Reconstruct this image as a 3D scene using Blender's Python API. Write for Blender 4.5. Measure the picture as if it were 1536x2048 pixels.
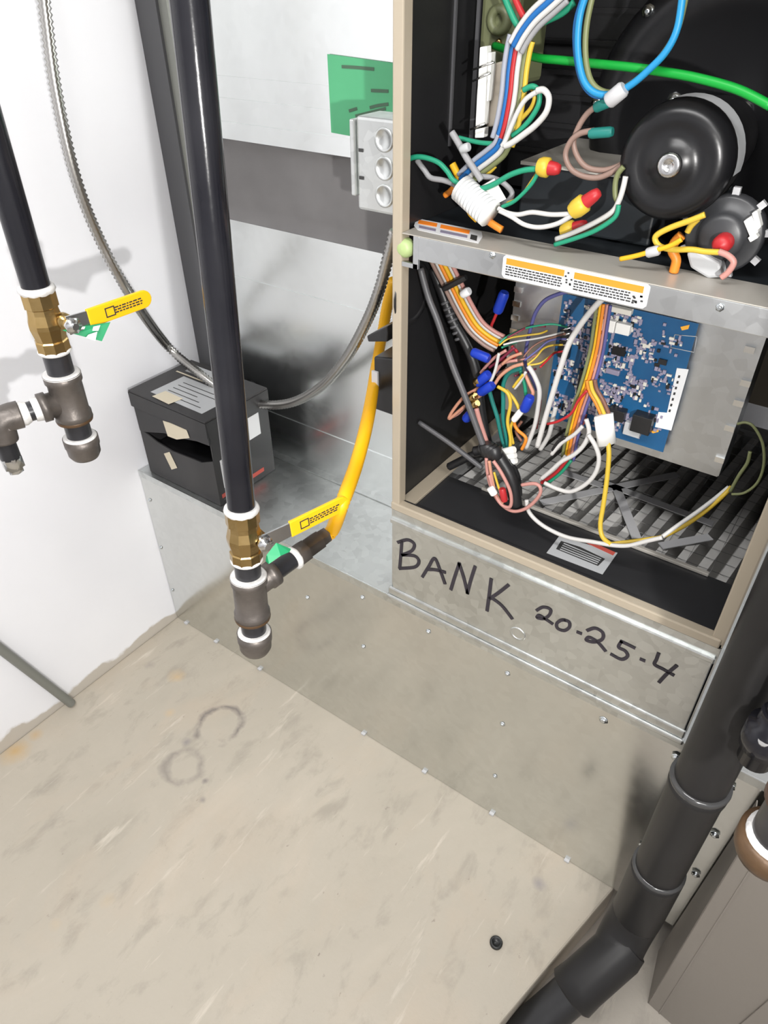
import bpy, bmesh, math, random
from mathutils import Vector, Matrix
random.seed(7)
for o in list(bpy.data.objects): bpy.data.objects.remove(o, do_unlink=True)
scn = bpy.context.scene
COL = scn.collection

# ---------------------------------------------------------------- camera
RW = [[0.8123661699927381, 0.5831176021181037, -0.005921819936693673],
      [0.3525809975897609, -0.4992336363218555, -0.7914874708442745],
      [-0.4644866478058746, 0.6408897241061758, -0.6111567029372835]]
CAM = Vector((1.2691754, -0.7730393, 1.4194622))
FPX = 1413.5
cd = bpy.data.cameras.new('camera'); cam = bpy.data.objects.new('camera', cd); COL.objects.link(cam)
cd.sensor_fit = 'HORIZONTAL'; cd.sensor_width = 36.0; cd.lens = 36.0 * FPX / 1536.0
cd.clip_start = 0.01; cd.clip_end = 50
r0, r1, r2 = [Vector(r) for r in RW]
M = Matrix(((r0.x, -r1.x, -r2.x, CAM.x), (r0.y, -r1.y, -r2.y, CAM.y), (r0.z, -r1.z, -r2.z, CAM.z), (0, 0, 0, 1)))
cam.matrix_world = M
scn.camera = cam

# ---------------------------------------------------------------- world, exposure, lights
w = bpy.data.worlds.new('world'); scn.world = w; w.use_nodes = True
w.node_tree.nodes['Background'].inputs[0].default_value = (0.6, 0.62, 0.65, 1)
w.node_tree.nodes['Background'].inputs[1].default_value = 0.15
scn.view_settings.view_transform = 'Standard'
try: scn.view_settings.look = 'None'
except Exception: pass
scn.view_settings.exposure = 0.0
scn.view_settings.gamma = 1.0
scn.view_settings.use_curve_mapping = False
CEIL_W, LAMP_W = 26.0, 66.0
CEIL_POS = [(1.0, -1.0, 2.46), (2.3, -1.6, 2.46)]
LAMP_POS = (1.62, -0.965, 1.35)
for i, p in enumerate(CEIL_POS):
    L = bpy.data.lights.new('ceiling_lamp_light', 'AREA'); L.shape = 'RECTANGLE'; L.size = 1.15; L.size_y = 0.22
    L.energy = CEIL_W; L.color = (1.0, 0.99, 0.985)
    lo = bpy.data.objects.new('ceiling_lamp_light', L); COL.objects.link(lo); lo.location = (p[0], p[1], p[2] - 0.075)
L = bpy.data.lights.new('work_lamp_light', 'SPOT'); L.energy = LAMP_W; L.color = (1.0, 0.98, 0.95)
L.spot_size = math.radians(150); L.spot_blend = 1.0; L.shadow_soft_size = 0.012
lo = bpy.data.objects.new('work_lamp_light', L); COL.objects.link(lo); lo.location = LAMP_POS
lo.rotation_euler = (Vector((0.20, 0.10, 1.35)) - Vector(LAMP_POS)).to_track_quat('-Z', 'Y').to_euler()

# ---------------------------------------------------------------- pixel helpers (a pixel gives a direction)
def ray(u, v):
    d = ((u - 768) / FPX, (v - 1024) / FPX, 1.0)
    return Vector([sum(RW[k][i] * d[k] for k in range(3)) for i in range(3)])
def hit(u, v, ax, val):
    d = ray(u, v); return CAM + d * ((val - CAM[ax]) / d[ax])
def hx(u, v, x): return hit(u, v, 0, x)
def hy(u, v, y): return hit(u, v, 1, y)
def hz(u, v, z): return hit(u, v, 2, z)
def at(u, v, depth): return CAM + ray(u, v) * depth
def proj(p):
    q = Vector(p) - CAM; c = [sum(RW[k][i] * q[i] for i in range(3)) for k in range(3)]
    return 768 + FPX * c[0] / c[2], 1024 + FPX * c[1] / c[2]
def Z3(x, y): return 780 + x / 3.531, 480 + y / 3.531
def Z4(x, y): return 1100 + x / 3.523, 540 + y / 3.523
def Z5(x, y): return 740 + x / 2.133, 960 + y / 2.133
def ZD(x, y): return 940 + x / 7.68, 600 + y / 7.68
def C1(x, y): return 760 + x / 3.938, y / 3.938
def C2(x, y): return 1120 + x / 3.657, y / 3.657
def ZB(x, y): return 240 + x / 4.518, 640 + y / 4.518
def ID(x, y): return x, y

# ---------------------------------------------------------------- materials
MATS = {}
def mat(name, col, rough=0.5, metal=0.0, noise=None, bump=None, spec=None, coat=0.0, emit=None):
    """noise=(scale, amount, second colour); bump=(scale, strength)"""
    if name in MATS: return MATS[name]
    m = bpy.data.materials.new(name); m.use_nodes = True; nt = m.node_tree; b = nt.nodes['Principled BSDF']
    b.inputs['Base Color'].default_value = (*col, 1); b.inputs['Roughness'].default_value = rough
    b.inputs['Metallic'].default_value = metal
    if spec is not None: b.inputs['Specular IOR Level'].default_value = spec
    if coat: b.inputs['Coat Weight'].default_value = coat; b.inputs['Coat Roughness'].default_value = 0.15
    if emit: b.inputs['Emission Color'].default_value = (*col, 1); b.inputs['Emission Strength'].default_value = emit
    tc = nt.nodes.new('ShaderNodeTexCoord')
    if noise:
        n = nt.nodes.new('ShaderNodeTexNoise'); n.inputs['Scale'].default_value = noise[0]; n.inputs['Detail'].default_value = 6
        nt.links.new(tc.outputs['Object'], n.inputs['Vector'])
        r = nt.nodes.new('ShaderNodeValToRGB'); r.color_ramp.elements[0].position = 0.5 - noise[1]; r.color_ramp.elements[1].position = 0.5 + noise[1]
        r.color_ramp.elements[0].color = (*col, 1); r.color_ramp.elements[1].color = (*noise[2], 1)
        nt.links.new(n.outputs['Fac'], r.inputs['Fac']); nt.links.new(r.outputs['Color'], b.inputs['Base Color'])
    if bump:
        n = nt.nodes.new('ShaderNodeTexNoise'); n.inputs['Scale'].default_value = bump[0]; n.inputs['Detail'].default_value = 4
        nt.links.new(tc.outputs['Object'], n.inputs['Vector'])
        bp = nt.nodes.new('ShaderNodeBump'); bp.inputs['Strength'].default_value = bump[1]; bp.inputs['Distance'].default_value = 0.002
        nt.links.new(n.outputs['Fac'], bp.inputs['Height']); nt.links.new(bp.outputs['Normal'], b.inputs['Normal'])
    MATS[name] = m
    return m

def galv(name, col, rough, wav=0.10, spang=0.06, scr=(1.0, 1.0, 1.0)):
    """galvanised sheet: spangle in colour and roughness, slow waviness of the sheet"""
    m = bpy.data.materials.new(name); m.use_nodes = True; nt = m.node_tree; b = nt.nodes['Principled BSDF']
    N = nt.nodes.new; Lk = nt.links.new
    b.inputs['Metallic'].default_value = 1.0
    tc = N('ShaderNodeTexCoord')
    mp = N('ShaderNodeMapping'); mp.inputs['Scale'].default_value = scr; Lk(tc.outputs['Object'], mp.inputs['Vector'])
    v = N('ShaderNodeTexVoronoi'); v.inputs['Scale'].default_value = 70; Lk(mp.outputs['Vector'], v.inputs['Vector'])
    n = N('ShaderNodeTexNoise'); n.inputs['Scale'].default_value = 6; n.inputs['Detail'].default_value = 5; Lk(mp.outputs['Vector'], n.inputs['Vector'])
    mx = N('ShaderNodeMix'); mx.data_type = 'FLOAT'; mx.inputs[0].default_value = 0.35
    Lk(n.outputs['Fac'], mx.inputs[2]); Lk(v.outputs['Color'], mx.inputs[3])
    r = N('ShaderNodeValToRGB')
    r.color_ramp.elements[0].position = 0.25; r.color_ramp.elements[1].position = 0.75
    r.color_ramp.elements[0].color = (*[c * (1 - spang * 2) for c in col], 1); r.color_ramp.elements[1].color = (*[min(1, c * (1 + spang)) for c in col], 1)
    Lk(mx.outputs[0], r.inputs['Fac']); Lk(r.outputs['Color'], b.inputs['Base Color'])
    mr = N('ShaderNodeMapRange'); mr.inputs['To Min'].default_value = rough * 0.8; mr.inputs['To Max'].default_value = rough * 1.25
    Lk(mx.outputs[0], mr.inputs['Value']); Lk(mr.outputs['Result'], b.inputs['Roughness'])
    n2 = N('ShaderNodeTexNoise'); n2.inputs['Scale'].default_value = 3.0; n2.inputs['Detail'].default_value = 1; Lk(tc.outputs['Object'], n2.inputs['Vector'])
    bp = N('ShaderNodeBump'); bp.inputs['Strength'].default_value = wav; bp.inputs['Distance'].default_value = 0.05
    Lk(n2.outputs['Fac'], bp.inputs['Height']); Lk(bp.outputs['Normal'], b.inputs['Normal'])
    MATS[name] = m
    return m

def concrete(name, c0, c1, c2, stains=False):
    m = bpy.data.materials.new(name); m.use_nodes = True; nt = m.node_tree; b = nt.nodes['Principled BSDF']
    N = nt.nodes.new; Lk = nt.links.new
    b.inputs['Roughness'].default_value = 0.62
    geo = N('ShaderNodeNewGeometry')
    def noise(scale, detail, sc=(1, 1, 1), rz=0.0, dist=0.0):
        mp = N('ShaderNodeMapping'); mp.inputs['Scale'].default_value = sc; mp.inputs['Rotation'].default_value = (0, 0, rz)
        Lk(geo.outputs['Position'], mp.inputs['Vector'])
        n = N('ShaderNodeTexNoise'); n.inputs['Scale'].default_value = scale; n.inputs['Detail'].default_value = detail
        n.inputs['Roughness'].default_value = 0.62; n.inputs['Distortion'].default_value = dist
        Lk(mp.outputs['Vector'], n.inputs['Vector']); return n.outputs['Fac']
    def ramp(f, p0, p1, a, bb):
        r = N('ShaderNodeValToRGB'); r.color_ramp.elements[0].position = p0; r.color_ramp.elements[1].position = p1
        r.color_ramp.elements[0].color = (*a, 1); r.color_ramp.elements[1].color = (*bb, 1); Lk(f, r.inputs['Fac']); return r.outputs['Color']
    def mix(f, a, bb):
        x = N('ShaderNodeMix'); x.data_type = 'RGBA'; x.inputs['A'].default_value = (0, 0, 0, 1)
        if isinstance(f, float): x.inputs[0].default_value = f
        else: Lk(f, x.inputs[0])
        for s, vv in (('A', a), ('B', bb)):
            if isinstance(vv, tuple): x.inputs[s].default_value = (*vv, 1)
            else: Lk(vv, x.inputs[s])
        return x.outputs['Result']
    base = ramp(noise(2.6, 9, (1, .7, 1), .25, 0.8), 0.34, 0.66, c0, c1)
    fine = ramp(noise(9, 10, (1, 0.40, 1), 0.25, 0.3), 0.40, 0.66, (0, 0, 0), (1, 1, 1))
    col = mix(fine, base, c2)
    blot = ramp(noise(18, 9, (1, .5, 1), 0.25, 0.3), 0.54, 0.70, (0, 0, 0), (.55, .55, .55))
    col = mix(blot, col, tuple(c * .70 for c in c0))
    pink = ramp(noise(5, 6, (1, .6, 1), .25, .5), 0.52, 0.70, (0, 0, 0), (.35, .35, .35))
    col = mix(pink, col, (c1[0] * 1.02, c1[1] * .93, c1[2] * .86))
    streak = ramp(noise(34, 6, (1, 0.14, 1), 0.30), 0.61, 0.70, (0, 0, 0), (0.7, 0.7, 0.7))
    col = mix(streak, col, (0.56, 0.51, 0.43))
    speck = ramp(noise(75, 3, (1, .6, 1), .25), 0.69, 0.76, (0, 0, 0), (0.6, 0.6, 0.6))
    col = mix(speck, col, (0.16, 0.135, 0.11))
    if stains:
        def ring(cx, cy, rad, wd, amt, colr, jit=0.045, sc=7):
            sub = N('ShaderNodeVectorMath'); sub.operation = 'SUBTRACT'; sub.inputs[1].default_value = (cx, cy, 0)
            Lk(geo.outputs['Position'], sub.inputs[0])
            ln = N('ShaderNodeVectorMath'); ln.operation = 'LENGTH'; Lk(sub.outputs[0], ln.inputs[0])
            nz = noise(sc, 4)
            ad = N('ShaderNodeMath'); ad.operation = 'MULTIPLY_ADD'; ad.inputs[1].default_value = jit; Lk(nz, ad.inputs[0]); Lk(ln.outputs['Value'], ad.inputs[2])
            d = N('ShaderNodeMath'); d.operation = 'SUBTRACT'; d.inputs[1].default_value = rad + jit * .5; Lk(ad.outputs[0], d.inputs[0])
            ab = N('ShaderNodeMath'); ab.operation = 'ABSOLUTE'; Lk(d.outputs[0], ab.inputs[0])
            mr = N('ShaderNodeMapRange'); mr.inputs['From Min'].default_value = 0; mr.inputs['From Max'].default_value = wd
            mr.inputs['To Min'].default_value = amt; mr.inputs['To Max'].default_value = 0; Lk(ab.outputs[0], mr.inputs['Value'])
            nn = ramp(noise(11, 4), 0.38, 0.55, (0, 0, 0), (1, 1, 1))
            if rad == 0: nn = ramp(noise(30, 4), 0.2, 0.5, (0.3, 0.3, 0.3), (1, 1, 1))
            mu = N('ShaderNodeMath'); mu.operation = 'MULTIPLY'; Lk(mr.outputs['Result'], mu.inputs[0]); Lk(nn, mu.inputs[1])
            return mu.outputs[0], colr
        for (u, v, rad, wd, amt, cc) in ((436, 1452, .052, .012, .95, (.18, .16, .145)), (365, 1535, .042, .012, .6, (.18, .16, .145)),
                                         (352, 1352, 0, .026, .9, (.52, .37, .20)), (340, 1425, 0, .016, .6, (.50, .37, .22)), (30, 1503, 0, .040, .9, (.50, .34, .16)), (70, 1470, 0, .020, .7, (.48, .33, .17)), (215, 1800, 0, .018, .5, (.48, .38, .25)), (110, 1850, 0, .014, .5, (.48, .38, .25)), (372, 1484, 0, .014, .9, (.25, .23, .22)),
                                         (300, 1330, 0, .016, .7, (.27, .24, .21)), (1078, 1768, 0, .016, .9, (.27, .25, .24)), (410, 1562, 0, .009, .9, (.2, .18, .17)),
                                         (406, 1600, 0, .010, .8, (.24, .22, .2))):
            p = hz(u, v, 0)
            f, cc = ring(p.x, p.y, rad, wd, amt, cc, .055 if rad else .02, 9 if rad else 22); col = mix(f, col, cc)
    Lk(col, b.inputs['Base Color'])
    bp = N('ShaderNodeBump'); bp.inputs['Strength'].default_value = 0.25; bp.inputs['Distance'].default_value = 0.003
    Lk(noise(40, 6), bp.inputs['Height']); Lk(bp.outputs['Normal'], b.inputs['Normal'])
    MATS[name] = m
    return m

def wall_paint(name):
    m = bpy.data.materials.new(name); m.use_nodes = True; nt = m.node_tree; b = nt.nodes['Principled BSDF']
    N = nt.nodes.new; Lk = nt.links.new
    b.inputs['Roughness'].default_value = 0.42
    geo = N('ShaderNodeNewGeometry'); sp = N('ShaderNodeSeparateXYZ'); Lk(geo.outputs['Position'], sp.inputs[0])
    n = N('ShaderNodeTexNoise'); n.inputs['Scale'].default_value = 7; n.inputs['Detail'].default_value = 5; Lk(geo.outputs['Position'], n.inputs['Vector'])
    ad = N('ShaderNodeMath'); ad.operation = 'MULTIPLY_ADD'; ad.inputs[1].default_value = -0.10; Lk(n.outputs['Fac'], ad.inputs[0]); Lk(sp.outputs['Z'], ad.inputs[2])
    r = N('ShaderNodeValToRGB'); r.color_ramp.interpolation = 'LINEAR'
    e = r.color_ramp.elements; e[0].position = 0.500; e[0].color = (.50, .46, .40, 1); e[1].position = 0.506; e[1].color = (.83, .835, .86, 1)
    a2 = N('ShaderNodeMath'); a2.operation = 'ADD'; a2.inputs[1].default_value = 0.53; Lk(ad.outputs[0], a2.inputs[0])
    Lk(a2.outputs[0], r.inputs['Fac'])
    n3 = N('ShaderNodeTexNoise'); n3.inputs['Scale'].default_value = 2.5; n3.inputs['Detail'].default_value = 7; Lk(geo.outputs['Position'], n3.inputs['Vector'])
    r3 = N('ShaderNodeValToRGB'); r3.color_ramp.elements[0].position = .35; r3.color_ramp.elements[1].position = .7
    r3.color_ramp.elements[0].color = (.94, .94, .95, 1); r3.color_ramp.elements[1].color = (1, 1, 1, 1); Lk(n3.outputs['Fac'], r3.inputs['Fac'])
    mx = N('ShaderNodeMix'); mx.data_type = 'RGBA'; mx.blend_type = 'MULTIPLY'; mx.inputs[0].default_value = 1
    Lk(r.outputs['Color'], mx.inputs['A']); Lk(r3.outputs['Color'], mx.inputs['B']); Lk(mx.outputs['Result'], b.inputs['Base Color'])
    bp = N('ShaderNodeBump'); bp.inputs['Strength'].default_value = 0.12; bp.inputs['Distance'].default_value = 0.003
    Lk(n.outputs['Fac'], bp.inputs['Height']); Lk(bp.outputs['Normal'], b.inputs['Normal'])
    MATS[name] = m
    return m

G = galv('galvanised_plenum', (.70, .71, .69), .17, wav=.04, spang=.03)
GD = galv('galvanised_duct', (.80, .825, .82), .24, wav=.10, spang=.025)
GR = galv('galvanised_rack', (.66, .68, .67), .34, wav=.12, spang=.10)
GP = galv('galvanised_panel', (.62, .64, .65), .33, wav=.06)
PAD = concrete('pad_concrete', (.375, .34, .278), (.46, .412, .34), (.415, .375, .31), True)
FLO = concrete('floor_concrete', (.36, .33, .285), (.44, .40, .35), (.40, .365, .315))
WAL = wall_paint('wall_paint')
mat('ceiling_paint', (.72, .72, .71), .7, bump=(8, .1))
mat('black_steel', (.007, .007, .010), .17, spec=.3, noise=(9, .2, (.016, .016, .019)), bump=(60, .12))
mat('black_nipple', (.012, .012, .014), .28, noise=(20, .2, (.030, .030, .034)), bump=(60, .15))
mat('malleable_iron', (.085, .075, .068), .42, .55, noise=(25, .2, (.16, .14, .125)), bump=(90, .4))
mat('rust_iron', (.16, .075, .035), .55, .3, noise=(25, .2, (.09, .055, .045)), bump=(90, .4))
mat('brown_band', (.105, .058, .026), .45, .3, noise=(25, .2, (.065, .038, .02)), bump=(90, .3))
mat('brass', (.48, .34, .15), .27, 1.0, noise=(30, .2, (.36, .24, .09)), bump=(90, .15))
mat('pipe_dope', (.70, .69, .67), .55, noise=(60, .2, (.52, .51, .50)), bump=(120, .8))
mat('chrome', (.62, .62, .62), .18, 1.0)
mat('zinc_screw', (.62, .66, .68), .22, 1.0)
mat('handle_yellow', (.88, .47, .006), .38, coat=.3)
mat('hose_yellow', (.86, .44, .004), .42)
mat('print_black', (.03, .03, .03), .6)
mat('tag_green', (.02, .29, .12), .4)
mat('tape_green', (.09, .42, .20), .5, noise=(6, .2, (.07, .34, .16)))
mat('marker_ink', (.022, .018, .026), .55)
mat('faint_ink', (.06, .12, .075), .7)
mat('fabric_grey', (.115, .11, .11), .55, noise=(7, .25, (.15, .145, .145)), bump=(14, .5))
mat('tan_paint', (.40, .345, .265), .36, .1, bump=(160, .06))
mat('tan_door', (.235, .212, .185), .38, .1, bump=(180, .08))
mat('black_liner', (.014, .014, .015), .36, spec=.35, bump=(40, .15))
mat('black_pan', (.020, .020, .022), .33, spec=.35, noise=(5, .25, (.030, .030, .031)))
mat('slate_black', (.016, .019, .022), .36, spec=.3)
mat('motor_black', (.008, .008, .009), .30, spec=.35)
mat('rail_tan', (.42, .40, .36), .36, .2)
mat('cable_black', (.012, .012, .013), .42, bump=(60, .2))
mat('cable_grey', (.075, .075, .08), .45)
mat('pipe_plastic', (.017, .0165, .0165), .40, spec=.22, noise=(6, .2, (.023, .022, .022)), bump=(30, .08))
mat('glossy_rim', (.05, .05, .05), .16)
mat('cardboard_black', (.030, .030, .032), .45, spec=.3, noise=(8, .25, (.042, .040, .040)))
mat('inside_black', (.006, .006, .006), .8)
mat('label_white', (.70, .71, .72), .45)
mat('label_grey', (.40, .41, .42), .5)
mat('tape_beige', (.56, .50, .38), .5)
mat('label_orange', (.90, .24, .02), .5)
mat('label_red', (.45, .08, .06), .5)
mat('grommet_green', (.36, .46, .20), .45)
mat('pcb_blue', (.006, .065, .175), .35, noise=(30, .3, (.010, .095, .22)))
mat('chip_black', (.012, .012, .013), .35)
mat('comp_grey', (.27, .25, .34), .4, .1)
mat('comp_white', (.62, .60, .54), .45)
mat('solder', (.8, .8, .78), .2, 1.0)
mat('mark_orange', (.75, .36, .03), .5)
mat('filter_media', (.52, .51, .49), .9, noise=(20, .2, (.60, .59, .57)))
mat('filter_card', (.30, .30, .30), .8); mat('filter_strap', (.50, .50, .51), .5)
mat('filter_wire', (.25, .25, .25), .3, .9)
mat('olive_cast', (.15, .165, .085), .5, noise=(8, .2, (.11, .12, .06)))
mat('beige_plastic', (.52, .46, .38), .5)
mat('connector_white', (.80, .80, .77), .4)
mat('steel_flex', (.46, .45, .43), .28, 1.0)
mat('rod_grey', (.20, .205, .185), .45, .2)
mat('rubber_black', (.012, .013, .013), .4)
mat('switch_grey', (.03, .031, .034), .4)
mat('clear_plastic', (.42, .42, .43), .3)
mat('lamp_diffuser', (1, .98, .95), .5, emit=3.0)
mat('lamp_housing', (.75, .75, .75), .4)
mat('lamp_yellow', (.70, .50, .05), .4)
WCOL = dict(white=(.62, .61, .59), grey=(.33, .33, .34), black=(.012, .012, .013), green=(.02, .30, .17), teal=(.02, .22, .19), yellow=(.68, .47, .05),
            orange=(.82, .27, .03), red=(.48, .025, .03), pink=(.56, .27, .235), peach=(.62, .30, .20), brown=(.22, .10, .07), blue=(.015, .14, .42), lightblue=(.02, .27, .55),
            purple=(.11, .11, .30), bright_green=(.005, .34, .04), olive=(.20, .22, .10), tan=(.30, .20, .165), maroon=(.22, .03, .06), blue_plug=(.01, .045, .46), gold=(.80, .45, .02), pale=(.36, .38, .44))
for k, c in WCOL.items(): mat('wire_' + k, tuple(v * .78 for v in c), .42, spec=.35)

# ---------------------------------------------------------------- mesh builder
class MB:
    def __init__(s): s.v = []; s.f = []; s.smooth = []
    def add(s, vs, fs, sm=False):
        o = len(s.v); s.v += [Vector(p) for p in vs]
        for f in fs: s.f.append([o + i for i in f]); s.smooth.append(sm)
        return s
    def box(s, a, b):
        (x0, y0, z0), (x1, y1, z1) = a, b
        vs = [(x, y, z) for x in (x0, x1) for y in (y0, y1) for z in (z0, z1)]
        return s.add(vs, [(0, 1, 3, 2), (4, 6, 7, 5), (0, 4, 5, 1), (2, 3, 7, 6), (0, 2, 6, 4), (1, 5, 7, 3)])
    def obox(s, c, ax, ay, az):
        """oriented box: centre and three half axes"""
        c = Vector(c); ax, ay, az = Vector(ax), Vector(ay), Vector(az)
        vs = [c + ax * i + ay * j + az * k for i in (-1, 1) for j in (-1, 1) for k in (-1, 1)]
        return s.add(vs, [(0, 1, 3, 2), (4, 6, 7, 5), (0, 4, 5, 1), (2, 3, 7, 6), (0, 2, 6, 4), (1, 5, 7, 3)])
    def prism(s, pts, off):
        """polygon pts extruded by vector off"""
        n = len(pts); off = Vector(off); P = [Vector(p) for p in pts]
        vs = P + [p + off for p in P]
        fs = [list(range(n))[::-1], list(range(n, 2 * n))] + [(i, (i + 1) % n, n + (i + 1) % n, n + i) for i in range(n)]
        return s.add(vs, fs)
    def lathe(s, p0, d, prof, seg=24, caps=True):
        """prof: (t along d, radius)"""
        d = Vector(d).normalized(); p0 = Vector(p0)
        a = d.orthogonal().normalized(); b = d.cross(a)
        vs = []; fs = []
        for t, r in prof:
            for k in range(seg):
                g = 2 * math.pi * k / seg; vs.append(p0 + d * t + (a * math.cos(g) + b * math.sin(g)) * r)
        for i in range(len(prof) - 1):
            for k in range(seg):
                k2 = (k + 1) % seg; fs.append((i * seg + k, i * seg + k2, (i + 1) * seg + k2, (i + 1) * seg + k))
        s.add(vs, fs, True)
        if caps:
            for i, rev in ((0, True), (len(prof) - 1, False)):
                if prof[i][1] > 1e-5:
                    t, r = prof[i]; ring = [p0 + d * t + (a * math.cos(2 * math.pi * k / seg) + b * math.sin(2 * math.pi * k / seg)) * r for k in range(seg)]
                    s.add(ring, [list(range(seg))[::-1] if rev else list(range(seg))])
        return s
    def cyl(s, a, b, r, seg=16, r2=None):
        a, b = Vector(a), Vector(b); return s.lathe(a, b - a, [(0, r), ((b - a).length, r if r2 is None else r2)], seg)
    def tube(s, pts, r, seg=8, rfun=None, flat=1.0):
        P = [Vector(p) for p in pts]; n = len(P)
        T = []
        for i in range(n):
            t = P[min(i + 1, n - 1)] - P[max(i - 1, 0)]
            T.append(t.normalized() if t.length > 1e-9 else Vector((0, 0, 1)))
        a = T[0].orthogonal().normalized(); vs = []; fs = []
        for i in range(n):
            a = (a - T[i] * a.dot(T[i])); a = a.normalized() if a.length > 1e-6 else T[i].orthogonal().normalized()
            b = T[i].cross(a); rr = r if rfun is None else rfun(i)
            for k in range(seg):
                g = 2 * math.pi * k / seg; vs.append(P[i] + a * math.cos(g) * rr + b * math.sin(g) * rr * flat)
        for i in range(n - 1):
            for k in range(seg):
                k2 = (k + 1) % seg; fs.append((i * seg + k, i * seg + k2, (i + 1) * seg + k2, (i + 1) * seg + k))
        fs.append(list(range(seg))[::-1]); fs.append([(n - 1) * seg + k for k in range(seg)])
        return s.add(vs, fs, True)

def spline(pts, n=8):
    P = [Vector(p) for p in pts]
    if len(P) < 3: return P
    out = []
    for i in range(len(P) - 1):
        p0 = P[max(i - 1, 0)]; p1 = P[i]; p2 = P[i + 1]; p3 = P[min(i + 2, len(P) - 1)]
        for k in range(n):
            t = k / n; t2 = t * t; t3 = t2 * t
            out.append(0.5 * ((2 * p1) + (p2 - p0) * t + (2 * p0 - 5 * p1 + 4 * p2 - p3) * t2 + (3 * p1 - p0 - 3 * p2 + p3) * t3))
    out.append(P[-1]); return out
def resample(P, step):
    out = [P[0]]; acc = 0
    for i in range(1, len(P)):
        a, b = P[i - 1], P[i]; L = (b - a).length; pos = step - acc
        while pos <= L:
            out.append(a + (b - a) * (pos / L)); pos += step
        acc = (acc + L) % step if L else acc
    return out

WORLD = {}
def worldloc(o):
    return WORLD.get(o.name, Vector((0, 0, 0)))
def obj(name, mb, m, parent=None, bevel=0.0, label=None, kind=None):
    me = bpy.data.meshes.new(name)
    if parent is not None: org = worldloc(parent)
    else:
        lo = Vector([min(p[i] for p in mb.v) for i in range(3)]); hi = Vector([max(p[i] for p in mb.v) for i in range(3)])
        org = Vector(((lo.x + hi.x) / 2, (lo.y + hi.y) / 2, lo.z))
    me.from_pydata([p - org for p in mb.v], [], mb.f); me.update()
    bm = bmesh.new(); bm.from_mesh(me); bmesh.ops.recalc_face_normals(bm, faces=bm.faces); bm.to_mesh(me); bm.free()
    me.polygons.foreach_set('use_smooth', mb.smooth)
    me.materials.append(MATS[m] if isinstance(m, str) else m)
    o = bpy.data.objects.new(name, me); COL.objects.link(o)
    if parent is not None: o.parent = parent
    else: o.location = org
    WORLD[o.name] = org
    if bevel:
        b = o.modifiers.new('bevel', 'BEVEL'); b.width = bevel; b.segments = 2; b.limit_method = 'ANGLE'
    if label: o['label'] = label
    if kind: o['kind'] = kind
    return o
def thing(name, label, cat, loc=(0, 0, 0), group=None):
    o = bpy.data.objects.new(name, None); COL.objects.link(o); o.location = loc; o.empty_display_size = .05
    o['label'] = label; o['category'] = cat
    if group: o['group'] = group
    WORLD[o.name] = Vector(loc)
    return o
def tag(o, label, cat, group=None):
    o['label'] = label; o['category'] = cat
    if group: o['group'] = group
    return o
def struct(o): o['kind'] = 'structure'; return o
def bx(a, b): return MB().box(a, b)

# ================================================================ THE SETTING
FZ = -0.10
HP = 0.491            # top of the plenum
struct(obj('floor', bx((-.1, -2.7, FZ - .1), (3.4, 1.0, FZ)), FLO))
struct(obj('wall_left', bx((-.1, -2.7, FZ), (0, 1.0, 2.5)), WAL))
struct(obj('wall_back', bx((0, .9, FZ), (3.3, 1.0, 2.5)), WAL))
struct(obj('wall_right', bx((3.3, -2.7, FZ), (3.4, 1.0, 2.5)), WAL))
struct(obj('wall_front', bx((0, -2.7, FZ), (3.3, -2.6, 2.5)), WAL))
struct(obj('ceiling', bx((-.1, -2.7, 2.5), (3.4, 1.0, 2.6)), 'ceiling_paint'))
def pad_x(y): return 1.252 + y * 0.228
pad = MB().prism([(0.0, -2.3, FZ), (pad_x(-2.3), -2.3, FZ), (pad_x(0), 0, FZ), (1.262, .9, FZ), (0.0, .9, FZ)], (0, 0, -FZ))
struct(obj('concrete_pad', pad, PAD, bevel=.004))

# ================================================================ PLENUM under the furnace
pl = thing('sheet_metal_plenum', 'long low galvanised sheet metal plenum box on the concrete pad below the furnace', 'plenum', (0.9, .4, 0))
obj('front_panel', bx((0.002, 0, 0.001), (1.300, .0015, HP)), G, pl)
obj('front_panel', bx((1.302, 0, 0.001), (2.2, .0015, HP)), G, pl)
obj('top_panel', bx((0.002, .0015, HP - .0015), (2.2, .80, HP)), GR, pl)
obj('side_panel', bx((2.2, 0, 0.001), (2.2015, .8, HP)), G, pl)
obj('top_edge_fold', bx((0.002, -.0022, HP - .016), (2.2, -.0002, HP + .001)), GR, pl)
obj('seam_cleat', bx((1.288, -.003, 0.001), (1.314, -.0003, HP - .017)), G, pl)
def screw(p, n, parent, r=.0042, name='screw'):
    n = Vector(n); mb = MB(); mb.lathe(p, n, [(0, r * 1.55), (.0008, r * 1.5), (.0008, r), (.0034, r * .92), (.0040, r * .6)], 6)
    return obj(name, mb, 'zinc_screw', parent)
for (u, v) in ((725, 1195), (727, 1293), (857, 1263), (1015, 1347), (1005, 1448), (1207, 1440), (990, 1552), (615, 1195), (300, 1000), (322, 1095), (345, 1180), (1353, 1512), (1287, 1690), (1461, 1570), (1392, 1745), (1430, 1666)):
    p = hy(u, v, 0); screw((p.x, -.0032 if v > 1480 and u > 1200 else -.0001, p.z), (0, -1, 0), pl, .0052 if u > 1200 else .0036)
for u in (372, 432, 520, 728, 850, 985, 1135):
    p = hy(u, 1234 + .6265 * (u - 354) - 6, 0)
    obj('anchor_clip', MB().obox((p.x, -.003, .003), (.005, 0, 0), (0, .003, 0), (0, 0, .0022)), 'filter_strap', pl)

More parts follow.
